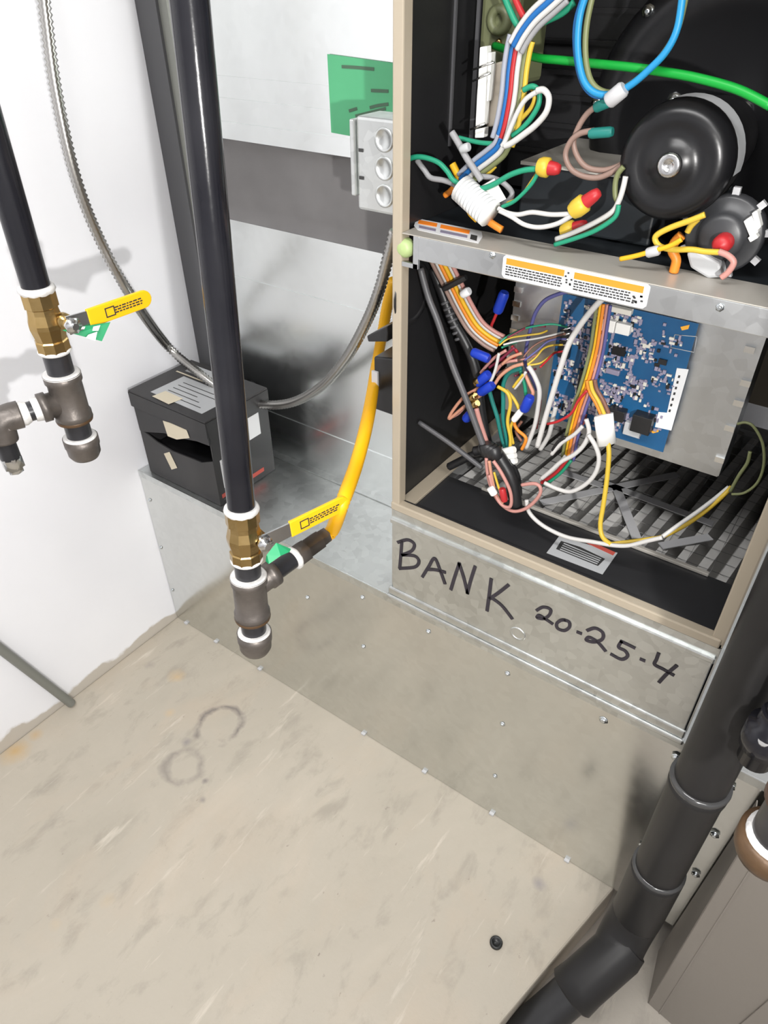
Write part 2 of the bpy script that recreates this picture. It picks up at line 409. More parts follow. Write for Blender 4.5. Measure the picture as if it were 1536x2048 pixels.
# ================================================================ RETURN DUCT on the plenum
du = thing('return_air_duct', 'tall galvanised return air duct standing on the plenum left of the furnace', 'duct', (.38, .5, HP))
DX0, DX1, DY0, DY1 = .058, .700, .245, .78
def shell(z0, z1, g=0.0):
    return bx((DX0 - g, DY0 - g, z0), (DX1 + g, DY1 + g, z1))
obj('base_collar', shell(HP + .001, .600, .002), GD, du)
obj('collar_flange', bx((DX0 - .02, DY0 - .022, HP + .0005), (DX1 + .01, DY0 - .002, HP + .003)), GR, du)
obj('lower_duct', shell(.600, 1.000), GD, du)
obj('metal_strip', shell(1.000, 1.022, .003), GD, du)
fb = MB()
ZF = [1.018, 1.030, 1.05, 1.075, 1.10, 1.125, 1.145, 1.160, 1.172]; OF = [.0025, -.004, -.009, -.005, -.012, -.006, -.010, -.003, .0025]
nx = 26; vs = []; fs = []
for j, z in enumerate(ZF):
    for i in range(nx + 1):
        x = DX0 + (DX1 - DX0) * i / nx; k = math.sin(i * 1.7 + j * 1.1) * .0025 if 0 < j < 8 else 0
        vs.append((x, DY0 - OF[j] + k, z + (random.uniform(-.004, .004) if j in (1, 7) else 0)))
for j in range(len(ZF) - 1):
    for i in range(nx): fs.append((j * (nx + 1) + i, j * (nx + 1) + i + 1, (j + 1) * (nx + 1) + i + 1, (j + 1) * (nx + 1) + i))
fb.add(vs, fs, True); fb.box((DX0 + .012, DY0 + .014, 1.015), (DX1 - .012, DY1 - .012, 1.175))
obj('flexible_connector', fb, 'fabric_grey', du, label='dark grey fabric flexible connector')
obj('metal_strip', shell(1.168, 1.196, .003), GD, du)
obj('upper_duct', shell(1.196, 2.495), GD, du)
for z in (1.232, 1.266): obj('seam', bx((DX0, DY0 - .0022, z), (DX1, DY0 - .0001, z + .0022)), GD, du)
obj('seam', bx((DX0, DY0 - .002, .905), (DX1, DY0 - .0001, .907)), GD, du)
obj('corner_dark_strip', bx((.0005, DY0 - .014, HP + .003), (.056, DY0 + .004, 2.49)), 'cable_grey', du, label='dark grey strip put in for the dark gap between wall and duct')  # added strip, its dark grey stands in for the dark corner gap
obj('corner_grey_strip', bx((.056, DY0 - .008, HP + .003), (.078, DY0 - .0025, 2.49)), 'rod_grey', du)  # lighter grey strip added for the paler edge of the dark gap
# green sticker with scrawled marker lines
gs = obj('green_sticker', MB().prism([hy(u, v, DY0 - .0026) for (u, v) in ((655, 108), (800, 128), (800, 290), (663, 265))], (0, -.0008, 0)), 'tape_green', du, label='green sticker with black marker scrawl')
def strokes(parent, name, lines, y, r, m, f=ID):
    for ln in lines:
        pts = spline([hy(*f(*p), y) for p in ln], 6) if len(ln) > 2 else [hy(*f(*p), y) for p in ln]
        mb = MB(); 
        n = len(pts); vs = []
        for i in range(n):
            t = pts[min(i + 1, n - 1)] - pts[max(i - 1, 0)]; t.y = 0; t.normalize(); s = Vector((-t.z, 0, t.x)) * r
            ext = t * (-r * .8 if i == 0 else r * .8 if i == n - 1 else 0)
            vs += [pts[i] + s + ext, pts[i] - s + ext]
        mb.add(vs, [(2 * i, 2 * i + 1, 2 * i + 3, 2 * i + 2) for i in range(n - 1)])
        vs2 = [v + Vector((0, -.0003, 0)) for v in vs]
        mb.add(vs2, [(2 * i, 2 * i + 1, 2 * i + 3, 2 * i + 2) for i in range(n - 1)])
        obj(name, mb, m, parent)
CF = lambda x, y: (400 + x / 3.84, y / 3.84)
strokes(gs, 'marker_stroke', [[(1095, 512), (1200, 518), (1330, 530)], [(1320, 695), (1440, 700)], [(1310, 825), (1370, 810), (1440, 800)], [(1200, 890), (1300, 865), (1420, 835)], [(1150, 850), (1200, 835)]], DY0 - .0038, .0022, 'faint_ink', CF)

# ================================================================ FILTER RACK between plenum and furnace
FX0, FX1 = .726, 1.262
FB, FT = .700, 1.56
rk = thing('filter_rack', 'galvanised filter rack under the furnace with handwritten black marker letters BANK 20.25.4', 'filter rack', (.99, .3, HP))
obj('front_cover', bx((FX0 + .004, -.004, HP + .030), (FX1 - .004, -.0005, .672)), GR, rk, bevel=.001)
obj('top_flange', bx((FX0, -.0075, .672), (FX1 - .002, .0, .682)), GR, rk, bevel=.002)
obj('top_channel', bx((FX0 + .001, -.0025, .682), (FX1 - .001, 0, .6985)), GR, rk)
obj('bottom_flange', bx((FX0 - .006, -.010, HP + .001), (FX1 + .002, -.0, HP + .012)), GR, rk, bevel=.003)
obj('bottom_fold', bx((FX0 - .004, -.007, HP + .012), (FX1, -.0005, HP + .030)), GR, rk, bevel=.003)
obj('left_side', bx((FX0, 0, HP + .001), (FX0 + .002, .70, FB - .002)), GR, rk)
obj('right_side', bx((FX1 - .002, 0, HP + .001), (FX1, .70, FB - .002)), GR, rk)
p = hy(1035, 1268, -.0045)
obj('knockout', MB().lathe((p.x, -.0040, p.z), (0, -1, 0), [(0, .014), (.0012, .0135), (.0012, .010), (.0004, .0095)], 24), GR, rk)
YI = -.0046
letters = {'B': [[(135, 262), (131, 320), (126, 376)], [(120, 266), (160, 256), (188, 274), (178, 302), (138, 320)], [(138, 320), (190, 325), (208, 348), (190, 372), (126, 378)]],
           'A': [[(224, 412), (250, 370), (275, 335), (298, 385), (318, 440)], [(245, 382), (280, 384), (318, 394)]],
           'N': [[(345, 466), (362, 410), (380, 358)], [(380, 358), (400, 420), (415, 482)], [(415, 482), (430, 425), (447, 372)]],
           'K': [[(516, 425), (508, 490), (499, 556)], [(588, 450), (550, 480), (512, 506)], [(512, 500), (560, 535), (604, 590)]],
           '2': [[(712, 556), (738, 543), (768, 552), (766, 574), (742, 592), (712, 588), (722, 578), (748, 594), (776, 613)]],
           '0': [[(826, 598), (848, 606), (850, 628), (828, 643), (800, 634), (796, 614), (812, 600), (830, 598)]],
           'dot': [[(886, 650), (898, 655)]],
           '2b': [[(928, 642), (960, 633), (992, 652), (990, 680), (955, 692), (922, 684), (935, 672), (970, 692), (1002, 728)]],
           '5': [[(1126, 716), (1098, 702), (1072, 690)], [(1072, 690), (1060, 714), (1088, 730), (1098, 752), (1072, 766), (1030, 745)]],
           'dotb': [[(1156, 766), (1168, 771)]],
           '4': [[(1230, 742), (1222, 765), (1214, 788), (1250, 808), (1292, 832)], [(1306, 794), (1268, 826), (1234, 862)]]}
for k, ls in letters.items():
    strokes(rk, 'marker_letter', ls, YI, .0030 if k in 'BANK' else .0026, 'marker_ink', Z5)

# ================================================================ FURNACE
fu = thing('gas_furnace', 'tan gas furnace cabinet with its doors off, showing wiring, control board and motor', 'furnace', (.994, .36, FB))
T = .0012
obj('left_side_panel', bx((FX0, .0, FB), (FX0 + .002, .72, FT)), 'tan_paint', fu)
obj('right_side_panel', bx((FX1 - .002, .0, FB), (FX1, .72, FT)), 'tan_paint', fu)
obj('rear_panel', bx((FX0 + .002, .718, FB), (FX1 - .002, .72, FT)), 'tan_paint', fu)
obj('top_panel', bx((FX0, .0, FT - .002), (FX1, .72, FT)), 'tan_paint', fu)
obj('left_front_jamb', bx((FX0, -.0012, FB + .002), (FX0 + .015, .018, FT)), 'tan_paint', fu, bevel=.002)
obj('right_front_jamb', bx((FX1 - .017, -.0012, FB + .004), (FX1 + .0005, .018, FT)), 'tan_paint', fu, bevel=.002)
obj('bottom_front_edge', bx((FX0, -.004, FB - .001), (FX1 - .004, .012, FB + .014)), 'tan_paint', fu, bevel=.002)
obj('left_liner', bx((FX0 + .002, .018, FB + .004), (FX0 + .005, .70, FT - .01)), 'black_liner', fu)
obj('right_liner', bx((FX1 - .005, .018, FB + .004), (FX1 - .002, .70, FT - .01)), 'black_liner', fu)
obj('left_bottom_rail', bx((FX0 + .0052, .018, FB + .0045), (FX0 + .032, .42, FB + .010)), 'tan_paint', fu, bevel=.001)
# knockout embossed at the upper left of the lower compartment
p = hx(800, 600, FX0 + .0052)
obj('liner_knockout', MB().lathe((FX0 + .0051, p.y + .03, p.z), (1, 0, 0), [(0, .045), (.002, .044), (.002, .038), (.0005, .036)], 28), 'black_liner', fu)
# bottom pan
YP = .128
pan = obj('bottom_pan', bx((FX0 + .006, .012, FB + .001), (FX1 - .005, YP, FB + .004)), 'black_pan', fu)
q0, q1 = hz(895, 932, FB + .008), hz(1436, 1147, FB + .008)
obj('pan_edge', bx((FX0 + .10, YP - .004, FB + .0045), (FX1 - .055, YP + .003, FB + .010)), 'rail_tan', pan, bevel=.001)
obj('pan_front_lip', bx((FX0 + .006, .0125, FB + .004), (FX1 - .017, .016, FB + .012)), 'black_pan', pan)
# pan label
def quad_label(name, pxs, ax, val, off, m, parent, th=.0006):
    pts = [hit(u, v, ax, val) for (u, v) in pxs]
    o = [0, 0, 0]; o[ax] = off
    return obj(name, MB().prism(pts, o), m, parent)
lb = quad_label('warning_label', [(1118, 1073), (1235, 1106), (1205, 1149), (1093, 1106)], 2, FB + .0042, .0005, 'label_grey', pan)
quad_label('label_band', [(1171, 1078), (1231, 1105), (1226, 1111), (1166, 1083)], 2, FB + .0048, .0003, 'label_red', pan)
quad_label('label_block', [(1122, 1082), (1160, 1094), (1210, 1118), (1196, 1132), (1112, 1098)], 2, FB + .0048, .0003, 'print_black', pan)
for k in range(4):
    t0 = k * 4.2
    quad_label('label_text_line', [(1128 + t0 * -.6, 1086 + t0 * .9), (1203 - t0 * .6, 1117 + t0 * .8), (1202 - t0 * .6, 1118.6 + t0 * .8), (1127 - t0 * .6, 1087.6 + t0 * .9)], 2, FB + .0052, .0002, 'label_grey', pan)
# mid rail
RZ0, RZ1, RZ2 = 1.119, 1.148, 1.1495
rail = obj('cross_rail', bx((FX0 + .034, -.0005, RZ0), (FX1 - .006, .004, RZ1)), GP, fu, bevel=.001)
obj('rail_top', bx((FX0 + .0155, -.0015, RZ1), (FX1 - .006, .064, RZ2)), 'rail_tan', rail, bevel=.001)
obj('rail_rear_fold', bx((FX0 + .0155, .062, RZ0 + .004), (FX1 - .006, .064, RZ1)), 'rail_tan', rail)
obj('rail_lip', bx((FX0 + .034, .004, RZ0), (FX1 - .006, .035, RZ0 + .0015)), GP, rail)
obj('rail_end_tab', MB().box((FX0 + .0155, -.001, RZ0 - .012), (FX0 + .040, .003, RZ0 - .006)).box((FX0 + .033, -.001, RZ0 - .012), (FX0 + .041, .003, RZ1)), GP, rail)
p = hy(808, 497, .004)
obj('rail_grommet', MB().lathe((p.x, .012, p.z), (0, -1, 0), [(0, .0125), (.006, .0125), (.012, .010), (.014, .006), (.0145, 0)], 20), 'grommet_green', rail)
def rail_label(u0, v0, u1, v1, h, y):
    a = hy(u0, v0, y); b = hy(u1, v1, y); x0, x1 = a.x, b.x; zt = (a.z + b.z) / 2
    c = .0035
    o = obj('warning_label', MB().prism([(x0 + c, y, zt), (x1 - c, y, zt), (x1, y, zt - c), (x1, y, zt - h + c), (x1 - c, y, zt - h), (x0 + c, y, zt - h), (x0, y, zt - h + c), (x0, y, zt - c)], (0, -.0006, 0)), 'label_white', rail)
    m = (x0 + x1) / 2 - .004
    e = .0045
    obj('label_band', MB().box((x0 + e, y - .0009, zt - h * .40), (m - .006, y - .0006, zt - h * .13)).box((m + .006, y - .0009, zt - h * .40), (x1 - e - .002, y - .0006, zt - h * .13)), 'label_orange', rail)
    mb = MB()
    for k in range(4):
        z = zt - h * (.46 + .11 * k)
        for (s0, s1) in ((x0 + e, m - .007), (m + .007, x1 - .018)):
            x = s0
            while x < s1 - .002:
                L = random.uniform(.002, .006); mb.box((x, y - .0009, z - h * .06), (min(x + L, s1), y - .0006, z)); x += L + .0009
    obj('label_print', mb, 'print_black', rail, kind='stuff')
    mb = MB()
    for k in range(7):
        xx = m + random.uniform(-.004, .004); zz = zt - h * random.uniform(.2, .8); mb.box((xx - .0012, y - .0009, zz - .001), (xx + .0012, y - .0006, zz + .001))
    for k in range(9):
        xx = x1 - random.uniform(.005, .016); zz = zt - h * random.uniform(.45, .85); mb.box((xx - .0014, y - .0009, zz - .001), (xx + .0014, y - .0006, zz + .001))
    obj('label_symbol', mb, 'print_black', rail, kind='stuff')
quad_label('warning_label', [(833, 437), (925, 455), (963, 464), (965, 474), (957, 487), (835, 460), (828, 452)], 2, RZ2 + .0002, .0004, 'label_white', rail)
quad_label('label_band', [(838, 440), (875, 447), (873, 454), (836, 447)], 2, RZ2 + .0007, .0003, 'label_orange', rail)
quad_label('label_band', [(882, 449), (940, 461), (938, 468), (880, 456)], 2, RZ2 + .0007, .0003, 'label_orange', rail)
quad_label('label_print', [(838, 451), (872, 458), (871, 463), (838, 456)], 2, RZ2 + .0007, .0003, 'comp_grey', rail)
quad_label('label_print', [(881, 460), (935, 471), (934, 476), (880, 465)], 2, RZ2 + .0007, .0003, 'comp_grey', rail)
quad_label('label_print', [(942, 469), (955, 472), (953, 482), (940, 478)], 2, RZ2 + .0007, .0003, 'print_black', rail)
rail_label(1008, 506, 1302, 571, .0275, -.0007)
for u, v in ((985, 510), (1440, 615)):
    p = hy(u, v, -.0005); screw((p.x, -.0006, p.z), (0, -1, 0), rail, .003)

# partition decks behind the rail and blower housing
obj('divider_deck', bx((FX0 + .005, .066, RZ0 + .002), (FX1 - .005, .70, RZ0 + .006)), 'black_liner', fu)
obj('vestibule_panel', bx((FX0 + .005, .30, RZ2), (FX1 - .005, .304, FT - .01)), 'black_liner', fu)
for z in (1.20, 1.235, 1.27, 1.30, 1.335, 1.37, 1.41): obj('vestibule_rib', bx((FX0 + .02, .294, z), (FX1 - .01, .2995, z + .006)), 'black_liner', fu)
bh = MB().lathe((1.0, .30, .93), (1, 0, 0), [(-.13, 0.001), (-.13, .138), (.13, .138), (.13, .001)], 40)
blower = obj('blower_housing', bh, 'black_liner', fu)
obj('blower_outlet', bx((.87, .30, .95), (1.13, .45, RZ0)), 'black_liner', blower)
for a in range(0):
    pass
# burner box in the upper compartment
bb = obj('burner_box', bx((.845, .115, RZ2 + .001), (1.02, .29, 1.222)), 'slate_black', fu, bevel=.003)
obj('box_rim', bx((.843, .112, 1.222), (1.022, .29, 1.226)), 'rail_tan', bb)
obj('box_shelf', bx((FX0 + .006, .066, RZ2 - .012), (FX1 - .006, .29, RZ2 - .002)), 'slate_black', bb)
# vertical folded edges, left upper compartment
for (u, w_, yy) in ((905, .0035, .12), (955, .003, .16)):
    p = hy(u, 60, yy); obj('vertical_flange', bx((p.x - w_, yy, 1.23), (p.x + w_, yy + .004, FT - .01)), 'cable_grey', fu)
# gas valve with connector strip
gv = obj('gas_valve', MB(). box((hy(985, 60, .14).x - .018, .14, 1.30), (hy(1030, 60, .14).x + .005, .22, 1.42)), 'olive_cast', fu, bevel=.006)
p = hy(1000, 40, .138)
obj('valve_knob', MB().lathe((p.x, .14, p.z), (0, -1, 0), [(0, .016), (.006, .016), (.010, .013), (.010, .007), (.002, .006)], 20), 'olive_cast', gv)
for (u, v) in ((985, 55), (995, 85), (1010, 95), (975, 100)):
    p = hy(u, v, .135); obj('valve_screw', MB().lathe((p.x, .139, p.z), (0, -1, 0), [(0, .004), (.003, .0036), (.0035, .002)], 8), 'brass', gv)
ign = obj('ignition_module', MB().prism([hy(u, v, .10) for (u, v) in ((975, 130), (1005, 122), (1012, 250), (972, 255))], (0, .03, 0)), 'beige_plastic', fu, bevel=.002)
for pxs, m in (([C1(785, 372), C1(838, 362), C1(842, 470), C1(828, 760), C1(820, 985), C1(750, 1000), C1(762, 760), C1(778, 520)], 'connector_white'),
               ([C1(846, 415), C1(876, 412), C1(872, 560), C1(850, 800), C1(836, 800), C1(845, 520)], 'connector_white'),
               ([C1(748, 1020), C1(820, 1005), C1(815, 1085), C1(745, 1090)], 'connector_white')):
    obj('connector_strip', MB().prism([hy(u, v, .085) for (u, v) in pxs], (0, .012, 0)), m, ign, bevel=.001)
for (a, b) in (((730, 550), (900, 490)), ((730, 640), (870, 575)), ((710, 1020), (830, 975))):
    obj('pin', MB().tube([hy(*C1(*a), .078), hy(*C1(*b), .078)], .0012, 6), 'solder', ign)

# inducer blower
vc = hy(1425, 262, .19)
ind = obj('inducer_housing', MB().lathe((vc.x, .292, vc.z), (0, -1, 0), [(0, .168), (.055, .168), (.070, .160), (.078, .145), (.078, .118), (.070, .112), (.070, .0)], 48), 'motor_black', fu)
vs_ = [(vc.x + .155 * math.cos(a), .215, vc.z + .155 * math.sin(a)) for a in [math.radians(k * 40 + 15) for k in range(9)]]
for k, q in enumerate(vs_):
    obj('housing_screw', MB().lathe((q[0], q[1] + .006, q[2]), (0, -1, 0), [(0, .0075), (.003, .0075), (.003, .005), (.008, .0045), (.009, .002)], 8), 'zinc_screw', ind)
mc = hy(1340, 330, .045)
def mot(t): return (mc.x, .045 + t, mc.z)
obj('motor_can', MB().lathe((mc.x, .045, mc.z), (0, 1, 0), [(0, .001), (0, .021), (.0025, .0225), (.0025, .036), (.0, .040), (.002, .050), (.008, .0555), (.020, .058), (.060, .058), (.068, .054), (.12, .050), (.17, .045)], 48), 'motor_black', ind)
obj('motor_label', MB().lathe((mc.x, .045, mc.z), (0, 1, 0), [(.022, .0584), (.052, .0584)], 48, caps=False), 'pipe_plastic', ind)
# silver label wraps only the upper right of the can
mbl = MB(); vs = []; fs = []
for k in range(15):
    a = math.radians(-8 + k * 8.6)
    for t in (.024, .054): vs.append((mc.x + .0590 * math.cos(a), .045 + t, mc.z + .0590 * math.sin(a)))
for k in range(14): fs.append((2 * k, 2 * k + 1, 2 * k + 3, 2 * k + 2))
mbl.add(vs, fs, True)
obj('motor_nameplate', mbl, 'label_grey', ind)
obj('shaft_cap', MB().lathe((mc.x, .0475, mc.z), (0, -1, 0), [(0, .0125), (.006, .0125), (.008, .010), (.008, .005), (.006, .004), (.006, 0)], 20), 'chrome', ind)
for (u, v) in ((1385, 405), (1290, 395), (1430, 285), (1295, 300), (1337, 205), (1480, 225), (1440, 385)):
    p = hy(u, v, .20) if (u, v) in ((1337, 205), (1480, 225), (1440, 385)) else None
    if p: obj('housing_screw', MB().lathe((p.x, .224, p.z), (0, -1, 0), [(0, .009), (.004, .009), (.004, .006), (.010, .0055), (.011, .002)], 8), 'zinc_screw', ind)

# pressure switch lower right of upper compartment
pc = hy(1436, 480, .05)
ps = obj('pressure_switch', MB().lathe((pc.x, .085, pc.z), (0, -1, 0), [(0, .040), (.014, .040), (.016, .037), (.016, .026), (.024, .024), (.028, .018), (.028, 0)], 32), 'switch_grey', fu)
for k in range(9):
    a = math.radians(k * 40 + 10); d = Vector((math.cos(a), 0, math.sin(a)))
    obj('switch_tab', MB().obox((pc.x + d.x * .041, .077, pc.z + d.z * .041), d * .006, (0, .003, 0), d.cross(Vector((0, 1, 0))) * .0035), 'clear_plastic', ps)
p = hy(*C2(1180, 1790), .045)
obj('red_cap', MB().lathe((p.x, .058, p.z), (0, -1, 0), [(0, .010), (.012, .010), (.017, .007), (.018, 0)], 16), 'wire_red', ps)
obj('white_body', MB().prism([hy(*C2(*q), .050) for q in ((920, 1850), (1000, 1830), (1170, 1930), (1190, 2030), (1080, 2040), (950, 1960))], (0, .02, 0)), 'label_grey', ps, bevel=.003)
for pxs in (((1340, 1620), (1400, 1580), (1450, 1700), (1390, 1740)), ((1400, 1560), (1440, 1540), (1470, 1660), (1440, 1690)), ((1370, 1740), (1430, 1710), (1450, 1740), (1390, 1775))):
    obj('white_terminal', MB().prism([hy(*C2(*q), .06) for q in pxs], (0, .015, 0)), 'connector_white', ps, bevel=.001)

# control panel and board
PY = .150
a = hy(1040, 560, PY); b = hy(1440, 955, PY)
PX0, PX1, PZ0, PZ1 = .838, 1.172, .857, RZ0 + .001
cp = obj('control_panel', bx((PX0, PY, PZ0), (PX1, PY + .0015, PZ1)), GP, fu)
obj('panel_right_flange', bx((PX1, PY, PZ0), (PX1 + .0015, PY + .05, PZ1)), GP, cp)
obj('panel_bottom_flange', bx((PX0, PY, PZ0 - .0015), (PX1, PY + .05, PZ0)), GP, cp)
obj('panel_left_flange', bx((PX0 - .0015, PY, PZ0), (PX0, PY + .05, PZ1)), GP, cp)
for k in range(7): obj('left_notch', MB().obox((PX0 + .004, PY - .001, .925 + k * .021), (.006, 0, 0), (0, .0015, 0), (0, 0, .004)), 'solder', cp)
for (u, v) in ((1500, 698), (1492, 765), (1478, 805), (1460, 855), (1440, 918)):
    p = hy(u, v, PY); obj('right_tab', MB().obox((min(p.x, PX1), PY - .002, p.z), (.006, 0, 0), (0, .002, 0), (0, 0, .004)), 'solder', cp)
BX0, BX1, BZ0, BZ1 = .914, 1.096, .874, 1.064
bd = obj('control_board', bx((BX0, PY - .012, BZ0), (BX1, PY - .0104, BZ1)), 'pcb_blue', fu)
BY = PY - .0121
def comp(name, u0, v0, u1, v1, h, m, bv=0):
    a = hy(u0, v0, BY); b = hy(u1, v1, BY); x0, x1 = sorted((a.x, b.x)); z0, z1 = sorted((a.z, b.z))
    return obj(name, bx((x0, BY - h, z0), (x1, BY, z1)), m, bd, bevel=bv)
comp('chip', 1228, 690, 1250, 712, .004, 'chip_black')
comp('chip', 1320, 716, 1333, 730, .003, 'chip_black')
comp('relay', 1225, 808, 1252, 838, .015, 'chip_black', .001)
comp('relay', 1275, 818, 1305, 862, .018, 'chip_black', .001)
comp('relay', 1148, 820, 1172, 846, .013, 'label_red', .001)
comp('terminal_block', 1212, 633, 1232, 662, .010, 'connector_white', .001)
comp('terminal_block', 1238, 640, 1262, 668, .010, 'connector_white', .001)
comp('fuse_holder', 1222, 607, 1266, 628, .010, 'comp_white', .001)
comp('connector', 1165, 735, 1182, 790, .010, 'chip_black', .001)
comp('connector', 1215, 733, 1240, 750, .006, 'comp_grey', .001)
comp('connector', 1255, 838, 1282, 872, .010, 'label_grey', .001)
def blab(pxs, m, name, h=.0006):
    return obj(name, MB().prism([hy(u, v, BY - .0001) for (u, v) in pxs], (0, -h, 0)), m, bd)
blab([Z4(895, 690), Z4(978, 700), Z4(855, 1130), Z4(740, 1105), Z4(765, 1000), Z4(825, 1005)], 'label_white', 'barcode_label')
for k in range(7):
    x_, y_ = 928 - k * 11, 740 + k * 40
    blab([Z4(x_ - 22, y_), Z4(x_ - 8, y_ + 2), Z4(x_ - 13, y_ + 20), Z4(x_ - 27, y_ + 18)], 'print_black', 'label_print', .0009)
blab([Z4(920, 400), Z4(985, 385), Z4(975, 415), Z4(930, 425)], 'mark_orange', 'board_arrow')
blab([Z4(710, 1135), Z4(770, 1115), Z4(765, 1140), Z4(725, 1150)], 'mark_orange', 'board_arrow')
mg, mw, mp_ = MB(), MB(), MB()
for k in range(1900):
    x = random.uniform(BX0 + .006, BX1 - .010); z = random.uniform(BZ0 + .008, BZ1 - .008)
    if x > BX1 - .045 and random.random() < .6: continue
    if math.sin(x * 95) * math.sin(z * 110 + x * 30) < -.15: continue
    s = random.uniform(.0010, .0036); t = random.uniform(.0008, .0022)
    if random.random() < .5: s, t = t, s
    (mw if random.random() < .22 else mp_ if random.random() < .12 else mg).box((x - s, BY - random.uniform(.001, .003), z - t), (x + s, BY, z + t))
obj('small_components', mg, 'comp_grey', bd, kind='stuff'); obj('small_components', mw, 'comp_white', bd, kind='stuff'); obj('small_components', mp_, 'chip_black', bd, kind='stuff')
# printed outline box on the board
for (p1, p2) in (((880, 455), (1035, 470)), ((1035, 470), (1015, 580)), ((1015, 580), (850, 545)), ((850, 545), (880, 455))):
    a = hy(*Z4(*p1), BY - .0003); b = hy(*Z4(*p2), BY - .0003); obj('board_print', MB().tube([a, b], .0006, 4), 'label_grey', bd)
# pin header at the left edge of the board
for k in range(5):
    a = hy(*Z4(75 - k * 2, 455 + k * 36 - 30), BY - .008); b = hy(*Z4(148 - k * 6, 405 + k * 40), BY - .008)
    obj('pin', MB().tube([a, b], .0017, 6), 'solder', bd)
comp('pin_header', 1128, 655, 1140, 715, .008, 'chip_black')

# ================================================================ AIR FILTER below the open bottom
af = thing('air_filter', 'pleated grey air filter with wire mesh and diagonal straps under the furnace opening', 'air filter', (1.0, .42, .58))
AZ = .668
mb = MB(); n = 15; vs = []; fs = []
x0, x1 = FX0 + .02, FX1 - .02
pit = (x1 - x0) / n; prof = []
for i in range(n): prof += [(x0 + pit * i, AZ), (x0 + pit * (i + .42), AZ - .003), (x0 + pit * (i + .62), AZ - .060), (x0 + pit * (i + .86), AZ - .060)]
prof.append((x1, AZ))
for x, z in prof: vs += [(x, .10, z), (x + .05, .66, z)]
for i in range(len(prof) - 1): fs.append((2 * i, 2 * i + 1, 2 * i + 3, 2 * i + 2))
mb.add(vs, fs); obj('pleated_media', mb, 'filter_media', af)
obj('filter_frame', MB().box((FX0 + .004, .06, .56), (FX0 + .022, .68, AZ + .004)).box((FX1 - .022, .06, .56), (FX1 - .004, .68, AZ + .004)).box((FX0 + .022, .06, .56), (FX1 - .022, .09, AZ + .004)).box((FX0 + .022, .655, .56), (FX1 - .022, .68, AZ + .004)), 'filter_card', af)
mb = MB()
for i in range(20): mb.tube([(x0, .13 + i * .028, AZ + .002), (x1, .13 + i * .028, AZ + .002)], .00035, 4)
for i in range(14): mb.tube([(x0 + (x1 - x0) * i / 13, .12, AZ + .003), (x0 + (x1 - x0) * i / 13, .66, AZ + .003)], .00035, 4)
obj('wire_mesh', mb, 'filter_wire', af, kind='stuff')
def strap(a, b, wd=.009):
    a, b = Vector((*a[:2], AZ + .0045)), Vector((*b[:2], AZ + .0045)); t = (b - a); L = t.length; t.normalize(); s = Vector((-t.y, t.x, 0))
    obj('strap', MB().obox((a + b) / 2, t * L / 2, s * wd, (0, 0, .0008)), 'filter_strap', af)
for p1, p2 in ((Z4(-60, 1640), Z4(900, 1440)), (Z4(380, 1500), Z4(1150, 1790)), (Z4(470, 1540), Z4(610, 1890)), (Z4(780, 1945), Z4(1130, 1880)), (Z4(20, 1400), Z4(400, 1530))):
    strap(hz(*p1, AZ + .0045), hz(*p2, AZ + .0045), .008)

# ================================================================ ITEMS ON THE FURNACE'S LEFT SIDE
jb = thing('junction_box', 'galvanised two-gang junction box with round knockouts on the furnace side', 'junction box', (.67, .09, 1.15))
jx0, jx1, jz0, jz1 = .630, .7255, 1.150, 1.266
obj('box_body', bx((jx0, .052, jz0), (jx1, .105, jz1)), GR, jb, bevel=.004)
obj('side_cover', bx((jx0 - .008, .048, jz0 + .018), (jx0, .100, jz1 - .004)), GR, jb, bevel=.002)
for k, z in enumerate((jz1 - .024, jz1 - .058, jz1 - .092)):
    obj('knockout', MB().lathe((.676, .052, z), (0, -1, 0), [(0, .0150), (.0015, .0148), (.0018, .012), (.0006, .0115), (.0006, 0)], 24), GR, jb)
for z in (jz1 - .040, jz1 - .074): obj('slot', MB().obox((jx0 + .008, .0515, z), (.0035, 0, 0), (0, .0008, 0), (0, 0, .002)), 'print_black', jb)

cb = thing('condensate_box', 'black plastic box with a clear tab on the furnace side above the yellow hose', 'plastic box', (.68, .1, .80))
a = hy(742, 672, .10); b = hy(776, 850, .10)
cx0 = hy(748, 760, .10).x
obj('box_body', MB().prism([(cx0, .10, .806), (.7255, .10, .806), (.7255, .10, .925), (cx0, .10, .905)], (0, .055, 0)), 'chip_black', cb, bevel=.003)
obj('box_hood', MB().prism([hy(733, 672, .095), hy(775, 652, .095), hy(776, 668, .095), hy(775, 684, .095), hy(736, 684, .095)], (0, .065, 0)), 'chip_black', cb, bevel=.002)
pp = hy(751, 757, .099); obj('clear_tab', MB().obox((pp.x, .098, pp.z), (.006, 0, 0), (0, .002, 0), (0, 0, .014)), 'clear_plastic', cb)

# flexible metal conduit
def ringed(pts, r, amp, pitch, seg=12):
    P = resample(spline(pts, 40), pitch / 2); mb = MB(); mb.tube(P, r, seg, rfun=lambda i: r + (amp if i % 2 else -amp)); return mb
ctop = hx(78, -60, .13)
cpts = [Vector((.13, ctop.y - .015, 2.49)), Vector((.13, ctop.y - .015, 2.0)), ctop + Vector((0, -.004, .18)), ctop, hx(90, 20, .13), hx(112, 180, .13), hx(150, 350, .13), hx(200, 480, .13), hx(262, 592, .13), hz(335, 692, .765), hz(405, 752, .722), hy(455, 787, .135), hy(515, 808, .16), hy(580, 806, .17), hy(640, 775, .17), hy(690, 720, .16), hy(730, 650, .15), hy(757, 585, .14), hy(775, 520, .135), hy(790, 460, .13)]
o = obj('metal_conduit', ringed(cpts, .0086, .0015, .0080), 'steel_flex'); tag(o, 'armoured flexible steel conduit sagging from the wall past the box to the furnace', 'conduit')

